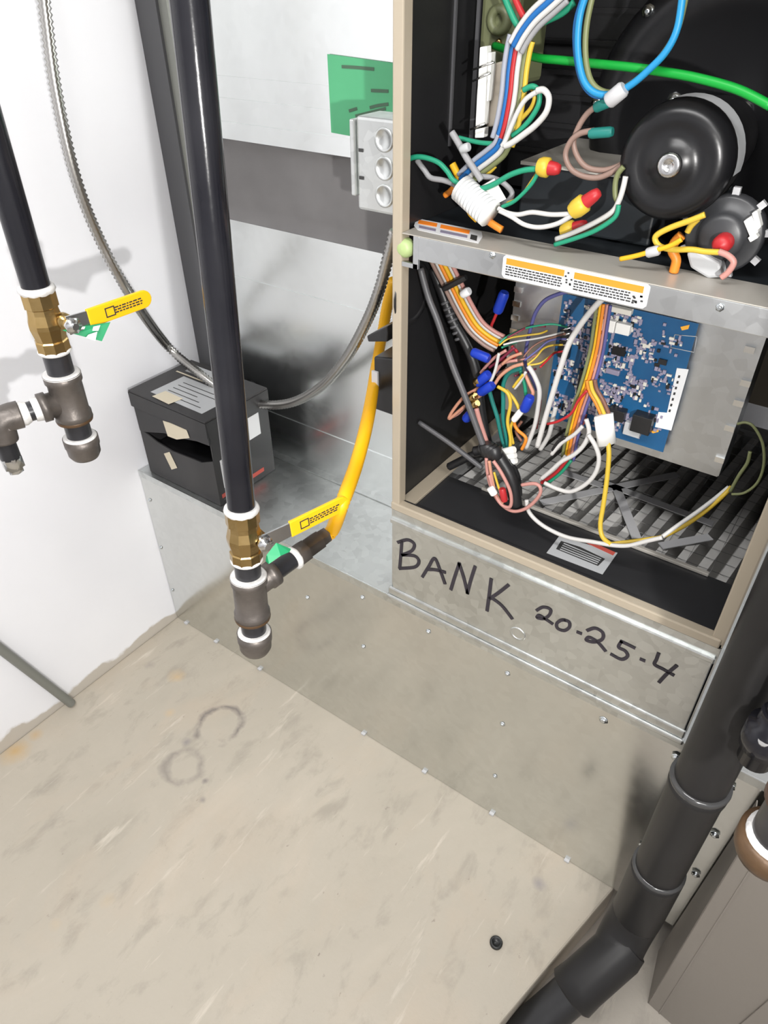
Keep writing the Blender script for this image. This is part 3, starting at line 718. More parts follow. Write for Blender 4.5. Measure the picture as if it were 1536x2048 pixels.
# ================================================================ GAS DRIP LEGS
PR = .0167
class Axis:
    def __init__(s, top, bot):
        s.a, s.b = Vector(top), Vector(bot); s.d = (s.b - s.a).normalized()
    def t_at(s, v):
        lo, hi = -1.2, (s.b - s.a).length + .8
        for _ in range(60):
            m = (lo + hi) / 2
            if proj(s.a + s.d * m)[1] < v: lo = m
            else: hi = m
        return (lo + hi) / 2
    def p(s, t): return s.a + s.d * t
def drip_leg(name, label, ax, ys, horiz, top_z, ironmat='malleable_iron', nip='black_nipple', brass_valve=True):
    """ys: pixel rows of pipe end, valve end, nipple end(tee top), tee end, nipple end, cap end"""
    t = [ax.t_at(v) for v in ys]
    root = thing(name, label, 'gas pipe', ax.p(t[5]))
    dn = ax.d
    ttop = (top_z - ax.a.z) / ax.d.z
    obj('riser_pipe', MB().lathe(ax.p(ttop), dn, [(0, PR), (t[0] - ttop + .004, PR)], 28), 'black_steel', root)
    R_ = PR
    def dope(tt, r, L=.006):
        return obj('dope_ring', MB().lathe(ax.p(tt - L / 2), dn, [(0, r * .97), (L * .2, r * 1.05), (L * .55, r * 1.09), (L * .8, r * 1.03), (L, r * .98)], 28), 'pipe_dope', root)
    if brass_valve:
        dope(t[0], R_ * 1.2, .009)
        L = t[1] - t[0]
        vb = obj('valve_body', MB().lathe(ax.p(t[0] + .003), dn, [(0, R_ * 1.24), (L * .22, R_ * 1.24), (L * .24, R_ * 1.12), (L * .32, R_ * 1.15), (L * .48, R_ * 1.32), (L * .55, R_ * 1.32), (L * .72, R_ * 1.15), (L * .76, R_ * 1.12), (L * .78, R_ * 1.22), (L - .004, R_ * 1.22)], 10), 'brass', root)
        vb.data.polygons.foreach_set('use_smooth', [False] * len(vb.data.polygons))
        dope(t[1], R_ * 1.15, .006)
    obj('nipple', MB().lathe(ax.p(t[1] - .004), dn, [(0, R_), (t[2] - t[1] + .012, R_)], 28), nip, root)
    tee = t[3] - t[2]
    obj('tee', MB().lathe(ax.p(t[2]), dn, [(0, R_ * 1.12), (.001, R_ * 1.42), (tee * .16, R_ * 1.42), (tee * .20, R_ * 1.30), (tee * .80, R_ * 1.30), (tee * .84, R_ * 1.42), (tee - .001, R_ * 1.42), (tee, R_ * 1.1)], 28), ironmat, root)
    dope(t[2] + .002, R_ * 1.32, .006)
    obj('tee_band', MB().lathe(ax.p(t[3] - .004), dn, [(0, R_ * 1.40), (.0015, R_ * 1.45), (.005, R_ * 1.40)], 28), 'brown_band', root)
    obj('nipple', MB().lathe(ax.p(t[3] - .004), dn, [(0, R_), (t[4] - t[3] + .010, R_)], 28), nip, root)
    dope(t[4] + .002, R_ * 1.25, .008)
    C_ = t[5] - t[4]
    obj('end_cap', MB().lathe(ax.p(t[4]), dn, [(0, R_ * 1.1), (.001, R_ * 1.40), (C_ * .40, R_ * 1.40), (C_ * .46, R_ * 1.33), (C_ * .80, R_ * 1.30), (C_, R_ * 1.08), (C_ + .002, 0)], 28), ironmat, root)
    return root, t
def lever(root, base, tip, pipe_d, start=.24, wd=.0115):
    """valve stem, nut and a flat lever whose grip is yellow"""
    base, tip = Vector(base), Vector(tip); t = (tip - base); L = t.length; t.normalize()
    up = -Vector(pipe_d).normalized(); n = t.cross(up).normalized()
    if n.dot(CAM - base) < 0: n = -n
    up = n.cross(t).normalized()
    obj('valve_stem', MB().lathe(base - n * .018, n, [(0, .010), (.012, .010), (.013, .008), (.022, .008)], 16), 'brass', root)
    obj('stem_nut', MB().lathe(base + n * .004, n, [(0, .0105), (.006, .0105), (.0065, .005), (.010, .0045)], 6), 'chrome', root)
    def strip(s0, s1, w0, w1, th, rnd, off):
        pts = [base + t * L * s0 + up * w0, base + t * L * s0 - up * w0]
        if rnd:
            for k in range(9):
                g = math.pi * k / 8 - math.pi / 2
                pts.append(base + t * (L * s1 - w1 + w1 * math.cos(g)) + up * w1 * math.sin(g))
        else: pts += [base + t * L * s1 - up * w1, base + t * L * s1 + up * w1]
        return MB().prism([p + n * off for p in pts], n * th)
    obj('lever_arm', strip(-.04, start + .03, wd * 1.0, wd * .85, .0025, False, .0015), 'chrome', root)
    h = obj('lever_grip', strip(start, 1, wd * 1.02, wd, .005, True, .0), 'handle_yellow', root, bevel=.0012)
    for row in (-.28, 0, .28):
        x = .52
        mb = MB()
        while x < .86:
            dx = random.uniform(.02, .05); c_ = base + t * L * (x + dx / 2) + up * wd * row + n * .0052
            mb.obox(c_, t * L * dx / 2, up * wd * .07, n * .0003); x += dx + .012
        obj('grip_print', mb, 'print_black', h, kind='stuff')
    c_ = base + t * L * .46 + n * .0052
    mb = MB()
    for q in (-1, 1): mb.obox(c_ + t * q * .006, t * .0007, up * .0055, n * .0003); mb.obox(c_ + up * q * .0055, t * .0067, up * .0007, n * .0003)
    obj('grip_emblem', mb, 'print_black', h)

# middle drip leg
axm = Axis(at(379, 0, .58), at(507, 1250, .95))
mid, tm = drip_leg('gas_drip_leg', 'tall black gas pipe with brass valve hanging in front of the cardboard box', axm, (1018, 1118, 1150, 1234, 1262, 1300), True, 2.49)
vz = axm.p(axm.t_at(1078))
lever(mid, axm.p(axm.t_at(1075)) + (hz(525, 1083, vz.z) - axm.p(axm.t_at(1075))) * 1.0, hz(693, 1000, vz.z + .004), axm.d, .30)
tb = axm.p(axm.t_at(1180)); end = hz(652, 1070, tb.z + .006)
bd_ = (end - tb).normalized(); BL = (end - tb).length
RB = .0128
obj('tee_branch', MB().lathe(tb, bd_, [(0, RB * 1.25), (.030, RB * 1.25), (.031, RB * 1.42), (.042, RB * 1.42), (.043, RB)], 24), 'malleable_iron', mid)
obj('branch_nipple', MB().lathe(tb, bd_, [(.040, RB), (.078, RB)], 24), 'black_nipple', mid)
obj('branch_dope', MB().lathe(tb, bd_, [(.074, RB * 1.05), (.076, RB * 1.32), (.080, RB * 1.32), (.083, RB * 1.1)], 24), 'pipe_dope', mid)
obj('hose_fitting', MB().lathe(tb, bd_, [(.081, RB * 1.3), (.098, RB * 1.3), (.0985, RB * 1.15), (BL - .014, RB * 1.15), (BL - .0135, RB * 1.0), (BL, RB * .95)], 6), 'malleable_iron', mid)

hpts = [end - bd_ * .010, end + bd_ * .012, hy(683, 1010, -.205), hy(712, 930, -.13), hy(733, 850, -.05), hy(744, 790, .06), hy(752, 735, .185), hy(766, 660, .20), hy(775, 610, .20), hy(788, 560, .19)]
o = obj('gas_hose', ringed(hpts, .0097, .0005, .0060, 14), 'hose_yellow'); tag(o, 'yellow coated flexible gas hose curving up from the drip leg to the furnace', 'gas hose')

def crumple(name, pts, off, m, label, cat):
    o = obj(name, MB().prism(pts, off), m); return tag(o, label, cat)
g0 = vz
gt = MB()
gp = [at(533, 1110, .83), at(552, 1086, .835), at(581, 1098, .85), at(578, 1104, .845), at(560, 1112, .835), at(537, 1128, .83), at(531, 1122, .825)]
gt.add(gp, [(0, 1, 4), (1, 2, 3), (1, 3, 4), (0, 4, 5), (0, 5, 6)])
gt.add([p + Vector((.0004, .0006, 0)) for p in gp], [(0, 1, 4), (1, 2, 3), (1, 3, 4), (0, 4, 5), (0, 5, 6)])
o = obj('valve_tag', gt, 'tag_green'); tag(o, 'crumpled green paper tag on the valve of the middle gas pipe', 'tag')

# left drip leg
axl = Axis(at(60, 533, .83), at(165, 890, .98))
left, tl = drip_leg('gas_drip_leg', 'black gas pipe with brass valve hanging beside the white wall, partly out of frame', axl, (578, 700, 745, 838, 872, 912), True, 2.49)
vl = axl.p(axl.t_at(640))
hb = hz(140, 648, vl.z); 
lever(left, hb, hz(299, 592, vl.z + .002), axl.d, .20)
tb2 = axl.p(axl.t_at(800)); e2 = hz(8, 838, tb2.z - .002)
b2 = (e2 - tb2).normalized(); L2 = (e2 - tb2).length
obj('tee_branch', MB().lathe(tb2, b2, [(0, RB * 1.3), (.026, RB * 1.3), (.027, RB * 1.5), (.037, RB * 1.5), (.038, RB)], 24), 'malleable_iron', left)
obj('branch_dope', MB().lathe(tb2, b2, [(.036, RB * 1.1), (.038, RB * 1.25), (.046, RB * 1.15)], 24), 'pipe_dope', left)
obj('branch_nipple', MB().lathe(tb2, b2, [(.036, RB), (L2 - .01, RB)], 24), 'black_nipple', left)
obj('branch_dope', MB().lathe(tb2, b2, [(L2 - .030, RB * 1.05), (L2 - .024, RB * 1.25), (L2 - .018, RB * 1.2)], 24), 'pipe_dope', left)
eb = MB(); ep = [tb2 + b2 * (L2 - .02), tb2 + b2 * (L2 - .004), e2 + Vector((0, 0, -.006)) + b2 * .006, e2 + Vector((0, 0, -.028)) + b2 * .009]
eb.tube(spline(ep, 6), RB * 1.4, 20); obj('branch_elbow', eb, 'malleable_iron', left)
dz = e2 + Vector((0, 0, -.025)) + b2 * .009
obj('branch_drop', MB().lathe(dz, (0, 0, -1), [(0, RB), (.030, RB)], 20), 'black_nipple', left)
obj('branch_fitting', MB().lathe(dz, (0, 0, -1), [(.028, RB * 1.1), (.044, RB * 1.1), (.045, RB * .8), (.052, RB * .8)], 6), 'chrome', left)
o = obj('valve_tag', MB().prism([at(125, 660, .86), at(150, 655, .865), at(221, 644, .885), at(204, 682, .89), at(150, 668, .87)], (.0006, -.0006, 0)), 'tag_green'); tag(o, 'flat green paper tag with white print on the valve by the white wall', 'tag')
for pxs in (((152, 652), (172, 652), (170, 657), (151, 657)), ((188, 652), (202, 649), (198, 660), (186, 660)), ((178, 668), (196, 662), (192, 680), (173, 674))):
    obj('tag_print', MB().prism([at(u, v, .8645 + (u - 150) * .0003) + Vector((.0009, -.0016, 0)) for (u, v) in pxs], (.0003, -.0003, 0)), 'label_white', o)

# right drip leg, mostly out of frame
rt = thing('gas_drip_leg', 'rusty gas pipe with brown end cap at the right edge above the tan door', 'gas pipe', at(1545, 1700, .60))
axr = Axis(at(1585, 1500, .50), at(1545, 1690, .60))
axr.d = Vector((0, 0, -1)); axr.a = axr.b - axr.d * .5
PRr = .0211
def rl(name, z0, z1, r, m, seg=28, prof=None):
    p = Vector(axr.b); p.z = z0
    obj(name, MB().lathe(p, (0, 0, -1), prof or [(0, r), (z0 - z1, r)], seg), m, rt)
zb = axr.b.z
rl('end_cap', zb + .012, zb - .020, 0, 'brown_band', prof=[(0, PRr * 1.15), (.001, PRr * 1.38), (.020, PRr * 1.36), (.028, PRr * 1.2), (.032, PRr * .6), (.033, 0)])
rl('dope_ring', zb + .018, zb + .010, 0, 'pipe_dope', prof=[(0, PRr * .99), (.003, PRr * 1.16), (.008, PRr * 1.18)])
rl('nipple', zb + .075, zb + .008, PRr, 'black_nipple')
rl('tee', zb + .150, zb + .062, 0, 'rust_iron', prof=[(0, PRr * 1.05), (.001, PRr * 1.25), (.012, PRr * 1.25), (.014, PRr * 1.14), (.072, PRr * 1.14), (.074, PRr * 1.22), (.086, PRr * 1.22), (.088, PRr * 1.02)])
rl('riser_pipe', 2.49, zb + .140, PRr, 'black_steel')
# black cock on a neighbouring line behind
ck = thing('gas_cock', 'black gas cock fitting behind the insulated pipe at the right edge', 'valve', at(1535, 1500, .80))
c0 = at(1528, 1482, .80)
obj('cock_body', MB().lathe(c0 + Vector((0, 0, .05)), (0, 0, -1), [(0, .017), (.02, .017), (.021, .024), (.045, .026), (.060, .024), (.061, .019), (.085, .019), (.086, .012), (.095, .010)], 24), 'black_steel', ck)
obj('cock_plug', MB().lathe(c0, (c0 - CAM) * -1, [(0, .010), (.026, .010), (.028, .007), (.034, .006)], 12), 'chrome', ck)
obj('cock_pipe', MB().lathe(c0 + Vector((0, 0, .045)), (0, 0, 1), [(0, .0134), (1.30, .0134)], 20), 'black_steel', ck)

# ================================================================ BLACK DRAIN PIPE
dp = thing('black_drain_pipe', 'thick matte black pipe dropping in front of the furnace corner and bending along the pad', 'pipe', (1.302, -.075, 0))
vx, vy = 1.302, -.078
def on_v(v):
    lo, hi = -.2, 1.5
    for _ in range(50):
        m = (lo + hi) / 2
        if proj((vx, vy, m))[1] > v: lo = m
        else: hi = m
    return lo
z1_, z2_ = on_v(1560), on_v(1735)
RP = .036
def vl_(name, z0, z1, prof, m): obj(name, MB().lathe((vx, vy, z0), (0, 0, -1), prof, 36), m, dp)
vl_('upper_pipe', 2.49, z1_, [(0, RP), (2.49 - z1_ + .01, RP)], 'pipe_plastic')
vl_('hub_rim', z1_ + .004, z1_ - .006, [(0, RP * .98), (.0015, RP * 1.13), (.006, RP * 1.15), (.009, RP * 1.13)], 'glossy_rim')
vl_('coupling', z1_ - .003, z2_ + .004, [(0, RP * 1.02), (.001, RP * 1.13), (.014, RP * 1.12), (.03, RP * 1.06), (z1_ - z2_ - .004, RP * 1.03)], 'pipe_plastic')
vl_('hub_rim', z2_ + .004, z2_ - .005, [(0, RP * .98), (.0015, RP * 1.14), (.005, RP * 1.15), (.008, RP * 1.12)], 'glossy_rim')
zz = .085
p2 = hz(1140, 1988, .0)
cen = [Vector((vx, vy, z2_ - .002)), Vector((vx, vy, zz + .055)), Vector((vx - .002, vy - .006, zz + .02)), Vector((vx - .005, vy - .028, zz - .012)), Vector((vx - .006, vy - .055, zz - .028))]
obj('elbow', MB().tube(spline(cen, 8), RP * 1.15, 32), 'pipe_plastic', dp)
d0 = cen[-1]; dd = (p2 - d0).normalized()
obj('sloping_sleeve', MB().lathe(d0 - dd * .03, dd, [(0, RP * 1.02), (.020, RP * 1.155), ((p2 - d0).length + .0, RP * 1.15), ((p2 - d0).length + .026, RP * 1.20), ((p2 - d0).length + .030, RP * 1.08)], 32), 'pipe_plastic', dp)
obj('outlet_pipe', MB().lathe(p2 - dd * .02, dd + Vector((-.02, 0, -.06)), [(0, RP * .93), (.50, RP * .93)], 32), 'cable_black', dp)

# ================================================================ TAN DOOR leaning on the plenum
dr = thing('furnace_door', 'tan sheet metal furnace door with embossed lines leaning at the lower right', 'door panel', (1.62, -.08, FZ))
ang = math.radians(-9); lean = math.radians(5)
o0 = Vector((1.378, -.105, FZ + .001))
ex = Vector((math.cos(ang), math.sin(ang), 0)); ey0 = Vector((-math.sin(ang), math.cos(ang), 0))
ez = (Vector((0, 0, 1)) * math.cos(lean) + ey0 * math.sin(lean)); ey = ez.cross(ex)
def dbox(x0, x1, y0, y1, z0, z1): 
    c = o0 + ex * (x0 + x1) / 2 + ey * (y0 + y1) / 2 + ez * (z0 + z1) / 2
    return MB().obox(c, ex * (x1 - x0) / 2, ey * (y1 - y0) / 2, ez * (z1 - z0) / 2)
DW, DH = .53, .56
obj('front_sheet', dbox(0, DW, 0, .0015, 0, DH), 'tan_door', dr)
lf = [o0, o0 + Vector((-.013, .098, 0)), o0 + ez * DH + Vector((-.006, .048, 0)), o0 + ez * DH]
obj('left_flange', MB().prism(lf, ex * .0015), 'tan_door', dr)
obj('right_flange', dbox(DW - .0015, DW, .0015, .050, 0, DH), 'tan_door', dr)
obj('top_flange', dbox(.0015, DW - .0015, .0015, .050, DH - .0015, DH), 'tan_door', dr)
obj('bottom_flange', dbox(.0015, DW - .0015, .0015, .050, 0, .0015), 'tan_door', dr)
obj('edge_bead', dbox(.022, .0245, -.0012, 0, .0, DH - .02), 'tan_door', dr)
obj('raised_field', MB().prism([o0 + ex * x - ey * .0002 + ez * z for x, z in ((.118, .10), (.40, .10), (.40, DH - .04), (.150, DH - .04))], ey * -.003), 'tan_door', dr, bevel=.001)

# ================================================================ CARDBOARD BOX on the plenum
cbx = thing('parts_box', 'black cardboard parts box with torn front and taped lid on the plenum by the wall', 'cardboard box', (.15, .11, HP))
KX0, KX1, KY0, KY1, KZT = .030, .262, .012, .185, .700
def fp(x, y): p = hy(*ZB(x, y), KY0); return (p.x, KY0, p.z)
z_l = fp(215, 1010)[2]
tray = [(KX0, KY0, HP + .001), (KX1, KY0, HP + .001)]
tr_top = [fp(880, 1300), fp(740, 1290), fp(650, 1255), fp(470, 1185), fp(330, 1100), fp(225, 1015)]
tr_top = [(KX1, KY0, tr_top[0][2])] + [q for q in tr_top if KX0 < q[0] < KX1 - .003] + [(KX0, KY0, z_l)]
obj('tray_front', MB().prism(tray + tr_top, (0, .003, 0)), 'cardboard_black', cbx)
lid_bot = [fp(225, 1010), fp(400, 1020), fp(550, 1065), fp(700, 1095), fp(850, 1140)]
lid_bot = [(KX0, KY0 - .001, z_l)] + [(q[0], KY0 - .001, q[2]) for q in lid_bot if KX0 + .003 < q[0] < KX1 - .003] + [(KX1, KY0 - .001, lid_bot[-1][2] - .004)]
obj('lid_front', MB().prism(lid_bot + [(KX1, KY0 - .001, KZT), (KX0, KY0 - .001, KZT)], (0, .003, 0)), 'cardboard_black', cbx)
obj('box_left', bx((KX0, KY0 + .003, HP + .001), (KX0 + .003, KY1, KZT)), 'cardboard_black', cbx)
obj('box_right', bx((KX1 - .003, KY0 + .003, HP + .001), (KX1, KY1, KZT)), 'cardboard_black', cbx)
obj('box_rear', bx((KX0 + .003, KY1 - .003, HP + .001), (KX1 - .003, KY1, KZT)), 'cardboard_black', cbx)
obj('box_bottom', bx((KX0 + .003, KY0 + .003, HP + .001), (KX1 - .003, KY1 - .003, HP + .004)), 'cardboard_black', cbx)
obj('box_lid', bx((KX0 - .003, KY0 - .004, KZT), (KX1 + .003, KY1 + .003, KZT + .004)), 'cardboard_black', cbx, bevel=.001)
obj('lid_skirt', MB().box((KX0 - .003, KY0 - .005, KZT - .034), (KX1 + .003, KY0 - .0015, KZT)).box((KX0 - .0035, KY0 - .0015, KZT - .034), (KX0 - .0005, KY1 + .003, KZT)).box((KX1 + .0005, KY0 - .0015, KZT - .034), (KX1 + .0035, KY1 + .003, KZT)), 'cardboard_black', cbx)
obj('box_contents', MB().box((KX0 + .02, KY0 + .02, HP + .005), (KX1 - .02, KY1 - .02, HP + .075)), 'chip_black', cbx)
def tl(name, pts, m, off=.0005):
    obj(name, MB().prism([(x, y, KZT + .0042) for x, y in pts], (0, 0, off)), m, cbx)
tl('lid_label', [(.075, .030), (.235, .028), (.238, .118), (.078, .120)], 'label_grey')
tl('lid_label', [(.060, .140), (.180, .140), (.180, .172), (.060, .172)], 'label_grey')
for k in range(5): obj('label_text_line', MB().box((.10, .042 + k * .014, KZT + .0048), (.215 - (k % 3) * .02, .044 + k * .014, KZT + .0051)), 'print_black', cbx)
obj('lid_tape', MB().prism([(.095, .018, KZT + .0053), (.150, .015, KZT + .0053), (.156, .048, KZT + .0053), (.100, .050, KZT + .0053)], (0, 0, .0005)), 'tape_beige', cbx)
obj('lid_stripe', MB().box((.045, .126, KZT + .0045), (.215, .130, KZT + .0049)), 'tape_beige', cbx)
obj('front_tape', MB().prism([Vector(fp(*q)) + Vector((0, -.0022, 0)) for q in ((395, 905), (600, 965), (636, 1062), (520, 1075), (440, 1045))], (0, -.0005, 0)), 'tape_beige', cbx)
obj('tray_tape', MB().prism([Vector(fp(*q)) + Vector((0, -.0008, 0)) for q in ((400, 1205), (450, 1190), (520, 1335), (470, 1350))], (0, -.0005, 0)), 'tape_beige', cbx)
def sl(name, y0, y1, z0, z1, m): obj(name, bx((KX1 + .0002, y0, z0), (KX1 + .0008, y1, z1)), m, cbx)
sl('side_label', .030, .085, .530, .600, 'label_white'); sl('side_label', .105, .155, .605, .658, 'label_white')
for k in range(6): obj('label_text_line', bx((KX1 + .0009, .034, .538 + k * .010), (KX1 + .0011, .078 - (k % 3) * .008, .541 + k * .010)), 'print_black', cbx)
sl('side_stripe', .020, .150, .508, .518, 'label_red')

# ================================================================ ROD, PLUG AND BITS
e = hz(143, 1410, .0); e.x = max(e.x, .02); e.z = .009
q = hx(0, 1297, .03); d_ = (q - e)
e_top = e + d_ * 2.6; e_top.x = .0108
o = obj('metal_rod', MB().cyl(e, e_top, .0105, 20), 'rod_grey'); tag(o, 'thin grey rod leaning along the white wall with its end on the pad', 'rod')
p = hz(992, 1887, 0)
o = obj('rubber_plug', MB().lathe((p.x, p.y, .0003), (0, 0, 1), [(0, .0115), (.005, .0118), (.007, .0105), (.007, .0075), (.003, .0068), (.003, 0)], 24), 'rubber_black'); tag(o, 'small round black rubber plug lying on the concrete pad', 'plug')

# ================================================================ WIRING
def wire(parent, col, pts, f, y, r=.0026, y1=None, name='wire', m=None):
    """pts in the pixel frame f; y is the depth plane (linear to y1); entries may carry their own depth"""
    n = len(pts); P = []
    for i, q in enumerate(pts):
        yy = q[2] if len(q) > 2 else (y if y1 is None else y + (y1 - y) * i / (n - 1))
        P.append(hy(*f(q[0], q[1]), yy))
    return obj(name, MB().tube(spline(P, 6), r * (.76 if m is None else 1), 8), m or 'wire_' + col, parent)
def bundle(parent, cols, pts, f, y, r=.0026, spread=.0052, y1=None):
    k0 = (len(cols) - 1) / 2; n = len(pts)
    base = [hy(*f(q[0], q[1]), (y if y1 is None else y + (y1 - y) * i / (n - 1))) for i, q in enumerate(pts)]
    for k, c_ in enumerate(cols):
        P = []
        for i in range(n):
            t = base[min(i + 1, n - 1)] - base[max(i - 1, 0)]; s = Vector((t.z, 0, -t.x)); s = s.normalized() if s.length > 1e-6 else Vector((1, 0, 0))
            P.append(base[i] + s * (k - k0) * spread + Vector((0, (abs(k - k0) % 2) * .002, 0)))
        obj('wire', MB().tube(spline(P, 6), r * .88, 8), 'wire_' + c_, parent)
def plug(parent, p, d, L, r, m, f, y, name='terminal'):
    a = hy(*f(*p), y); b = hy(*f(*d), y); t = (b - a).normalized()
    return obj(name, MB().lathe(a - t * L / 2, t, [(0, r * .8), (L * .12, r), (L * .88, r), (L, r * .8)], 12), m, parent)

H1 = thing('ribbon_wire_bundle', 'thick bundle of orange, yellow and white wires coming down from the cross rail', 'wire bundle', hy(940, 640, .08))
bundle(H1, ['pink', 'white', 'gold', 'orange', 'white', 'tan'], [(330, 100), (395, 230), (455, 350), (520, 480), (600, 610), (690, 690), (770, 735)], Z3, .06, .0034, .0058, .10)
plug(H1, (455, 305), (480, 292), .042, .0045, 'cable_black', Z3, .062, 'cable_tie')
plug(H1, (535, 372), (552, 362), .014, .006, 'label_white', Z3, .064, 'tie_head')
H2 = thing('red_wire', 'short red wire with a blue plug end beside the control panel', 'wire', hy(985, 640, .10))
wire(H2, 'red', [(745, 690), (715, 620), (735, 560), (770, 480)], Z3, .10, .003); plug(H2, (783, 440), (800, 395), .032, .0075, 'wire_blue_plug', Z3, .098)
H3 = thing('black_power_cable', 'thick black cable with printed jacket running down the left of the lower compartment', 'cable', hy(930, 700, .07))
wire(H3, 'black', [(300, 200), (380, 400), (440, 560), (530, 720), (590, 860), (620, 1000), (650, 1250), (700, 1480)], Z3, .09, .0075, name='cable', m='cable_black')
for k in range(7): plug(H3, (395 + k * 16, 440 + k * 42), (400 + k * 16, 452 + k * 42), .004, .0079, 'cable_grey', Z3, .0895, 'jacket_print')
H4 = thing('flat_grey_cable', 'long flat dark grey cable slanting across the lower compartment', 'cable', hy(900, 760, .05))
wire(H4, 'grey', [(215, 200), (270, 400), (340, 580), (440, 880), (520, 1080), (600, 1290), (665, 1470)], Z3, .045, .0048, name='cable', m='cable_grey')
H5 = thing('cable_tie_tail', 'straight dark tie tail sticking up left from the black cable knot', 'cable tie', hy(870, 890, .04))
wire(H5, 'grey', [(205, 1288), (400, 1420), (520, 1510), (650, 1610)], Z3, .05, .0040, name='tie_strip', m='cable_grey')
H6 = thing('black_cable_knot', 'knot of thick black cables tied above the bottom pan', 'cable', hy(1010, 960, .05))
wire(H6, 'black', [(640, 1460), (740, 1500), (800, 1580), (860, 1700), (890, 1880)], Z3, .05, .0105, name='cable', m='cable_black')
wire(H6, 'black', [(600, 1490), (700, 1480), (790, 1530), (880, 1660), (900, 1800)], Z3, .065, .0080, name='cable', m='cable_black')
wire(H6, 'black', [(420, 1600), (500, 1560), (560, 1530), (620, 1510), (740, 1500)], Z3, .085, .0070, name='cable', m='cable_black')
for k in range(3): plug(H6, (690 + k * 25, 1478 + k * 12), (705 + k * 25, 1530 + k * 12), .020, .0115, 'cable_black', Z3, .046, 'cable_tie')
H7 = thing('pink_wire_loop', 'pink wires folded in a loop hanging below the black cable knot', 'wire bundle', hy(1010, 1000, .04))
wire(H7, 'pink', [(680, 1540), (690, 1650), (720, 1760), (780, 1860), (870, 1915), (970, 1890), (1050, 1810), (1062, 1750), (1020, 1720), (930, 1730)], Z3, .035, .0036)
wire(H7, 'pink', [(730, 1560), (790, 1650), (850, 1780), (850, 1880), (790, 1870), (740, 1790), (700, 1660)], Z3, .030, .0036)
wire(H7, 'peach', [(700, 1560), (720, 1680), (750, 1800), (800, 1860)], Z3, .032, .0034)
wire(H7, 'yellow', [(735, 1640), (765, 1740), (790, 1800)], Z3, .028, .0024)
plug(H7, (800, 1800), (810, 1850), .022, .0055, 'wire_red', Z3, .027); plug(H7, (722, 1772), (740, 1800), .014, .006, 'connector_white', Z3, .027)
H8 = thing('pink_wire_tangle', 'tangle of pink wires with blue crimp terminals left of the control board', 'wire bundle', hy(960, 770, .07))
wire(H8, 'peach', [(940, 875), (860, 900), (780, 960), (720, 1040), (620, 1110), (520, 1180), (420, 1262), (440, 1210), (520, 1110), (600, 1060), (680, 1010)], Z3, .075, .0034)
wire(H8, 'pink', [(900, 850), (800, 870), (740, 940), (700, 1000), (640, 1060), (560, 1140), (490, 1220), (430, 1255)], Z3, .082, .0032)
wire(H8, 'pink', [(610, 1190), (640, 1300), (690, 1450)], Z3, .06, .0050)
wire(H8, 'white', [(770, 800), (740, 930), (700, 1010), (640, 1050)], Z3, .07, .0030)
wire(H8, 'pink', [(820, 780), (740, 830), (680, 890), (640, 940)], Z3, .08, .003)
wire(H8, 'maroon', [(880, 760), (830, 800), (760, 860), (700, 900)], Z3, .085, .003)
wire(H8, 'red', [(860, 750), (900, 800), (850, 840), (760, 850)], Z3, .09, .003)
wire(H8, 'peach', [(930, 800), (850, 830), (790, 880)], Z3, .08, .003)
for p_, d_2 in (((640, 815), (700, 840)), ((655, 980), (690, 950)), ((680, 1050), (720, 1025)), ((565, 1232), (600, 1195))):
    plug(H8, p_, d_2, .028, .0072, 'wire_blue_plug', Z3, .068)
for p_ in ((620, 1000), (585, 1110), (600, 1160)): plug(H8, p_, (p_[0] + 20, p_[1] - 10), .012, .0065, 'brass', Z3, .067)
H9 = thing('green_yellow_wires', 'green and yellow wires looping down in the middle of the lower compartment', 'wire bundle', hy(1010, 820, .08))
wire(H9, 'teal', [(930, 905), (840, 940), (800, 1020), (800, 1130), (800, 1260), (820, 1380), (840, 1500)], Z3, .085, .0044)
wire(H9, 'teal', [(700, 1060), (725, 1150), (760, 1260), (790, 1400), (830, 1500)], Z3, .095, .0044)
wire(H9, 'green', [(920, 920), (950, 1020), (960, 1100)], Z3, .09, .0036)
wire(H9, 'yellow', [(760, 1035), (830, 1080), (850, 1160), (830, 1280), (850, 1400), (845, 1500)], Z3, .075, .0036)
wire(H9, 'yellow', [(820, 1060), (880, 1130), (915, 1220), (870, 1280), (850, 1340), (870, 1440)], Z3, .08, .0034)
wire(H9, 'white', [(960, 930), (920, 1000), (880, 1050)], Z3, .08, .0028)
wire(H9, 'yellow', [(940, 950), (900, 1000), (870, 1040)], Z3, .078, .0028)
wire(H9, 'peach', [(950, 940), (990, 1030), (1010, 1080), (990, 1110)], Z3, .085, .0034)
wire(H9, 'orange', [(940, 1200), (880, 1280), (900, 1340), (960, 1400), (930, 1480)], Z3, .08, .0034)
wire(H9, 'brown', [(930, 1280), (890, 1350), (930, 1420)], Z3, .085, .003)
plug(H9, (968, 1155), (985, 1120), .026, .0075, 'wire_blue_plug', Z3, .075); plug(H9, (900, 1240), (940, 1190), .022, .005, 'connector_white', Z3, .075)
for k in range(3): plug(H9, (835 + k * 5, 1490 + k * 38), (900 + k * 5, 1475 + k * 38), .024, .006, 'connector_white', Z3, .07, 'white_clip')
H10 = thing('board_signal_wires', 'thin coloured signal wires fanning into the pins at the board edge', 'wire bundle', hy(1080, 690, .11))
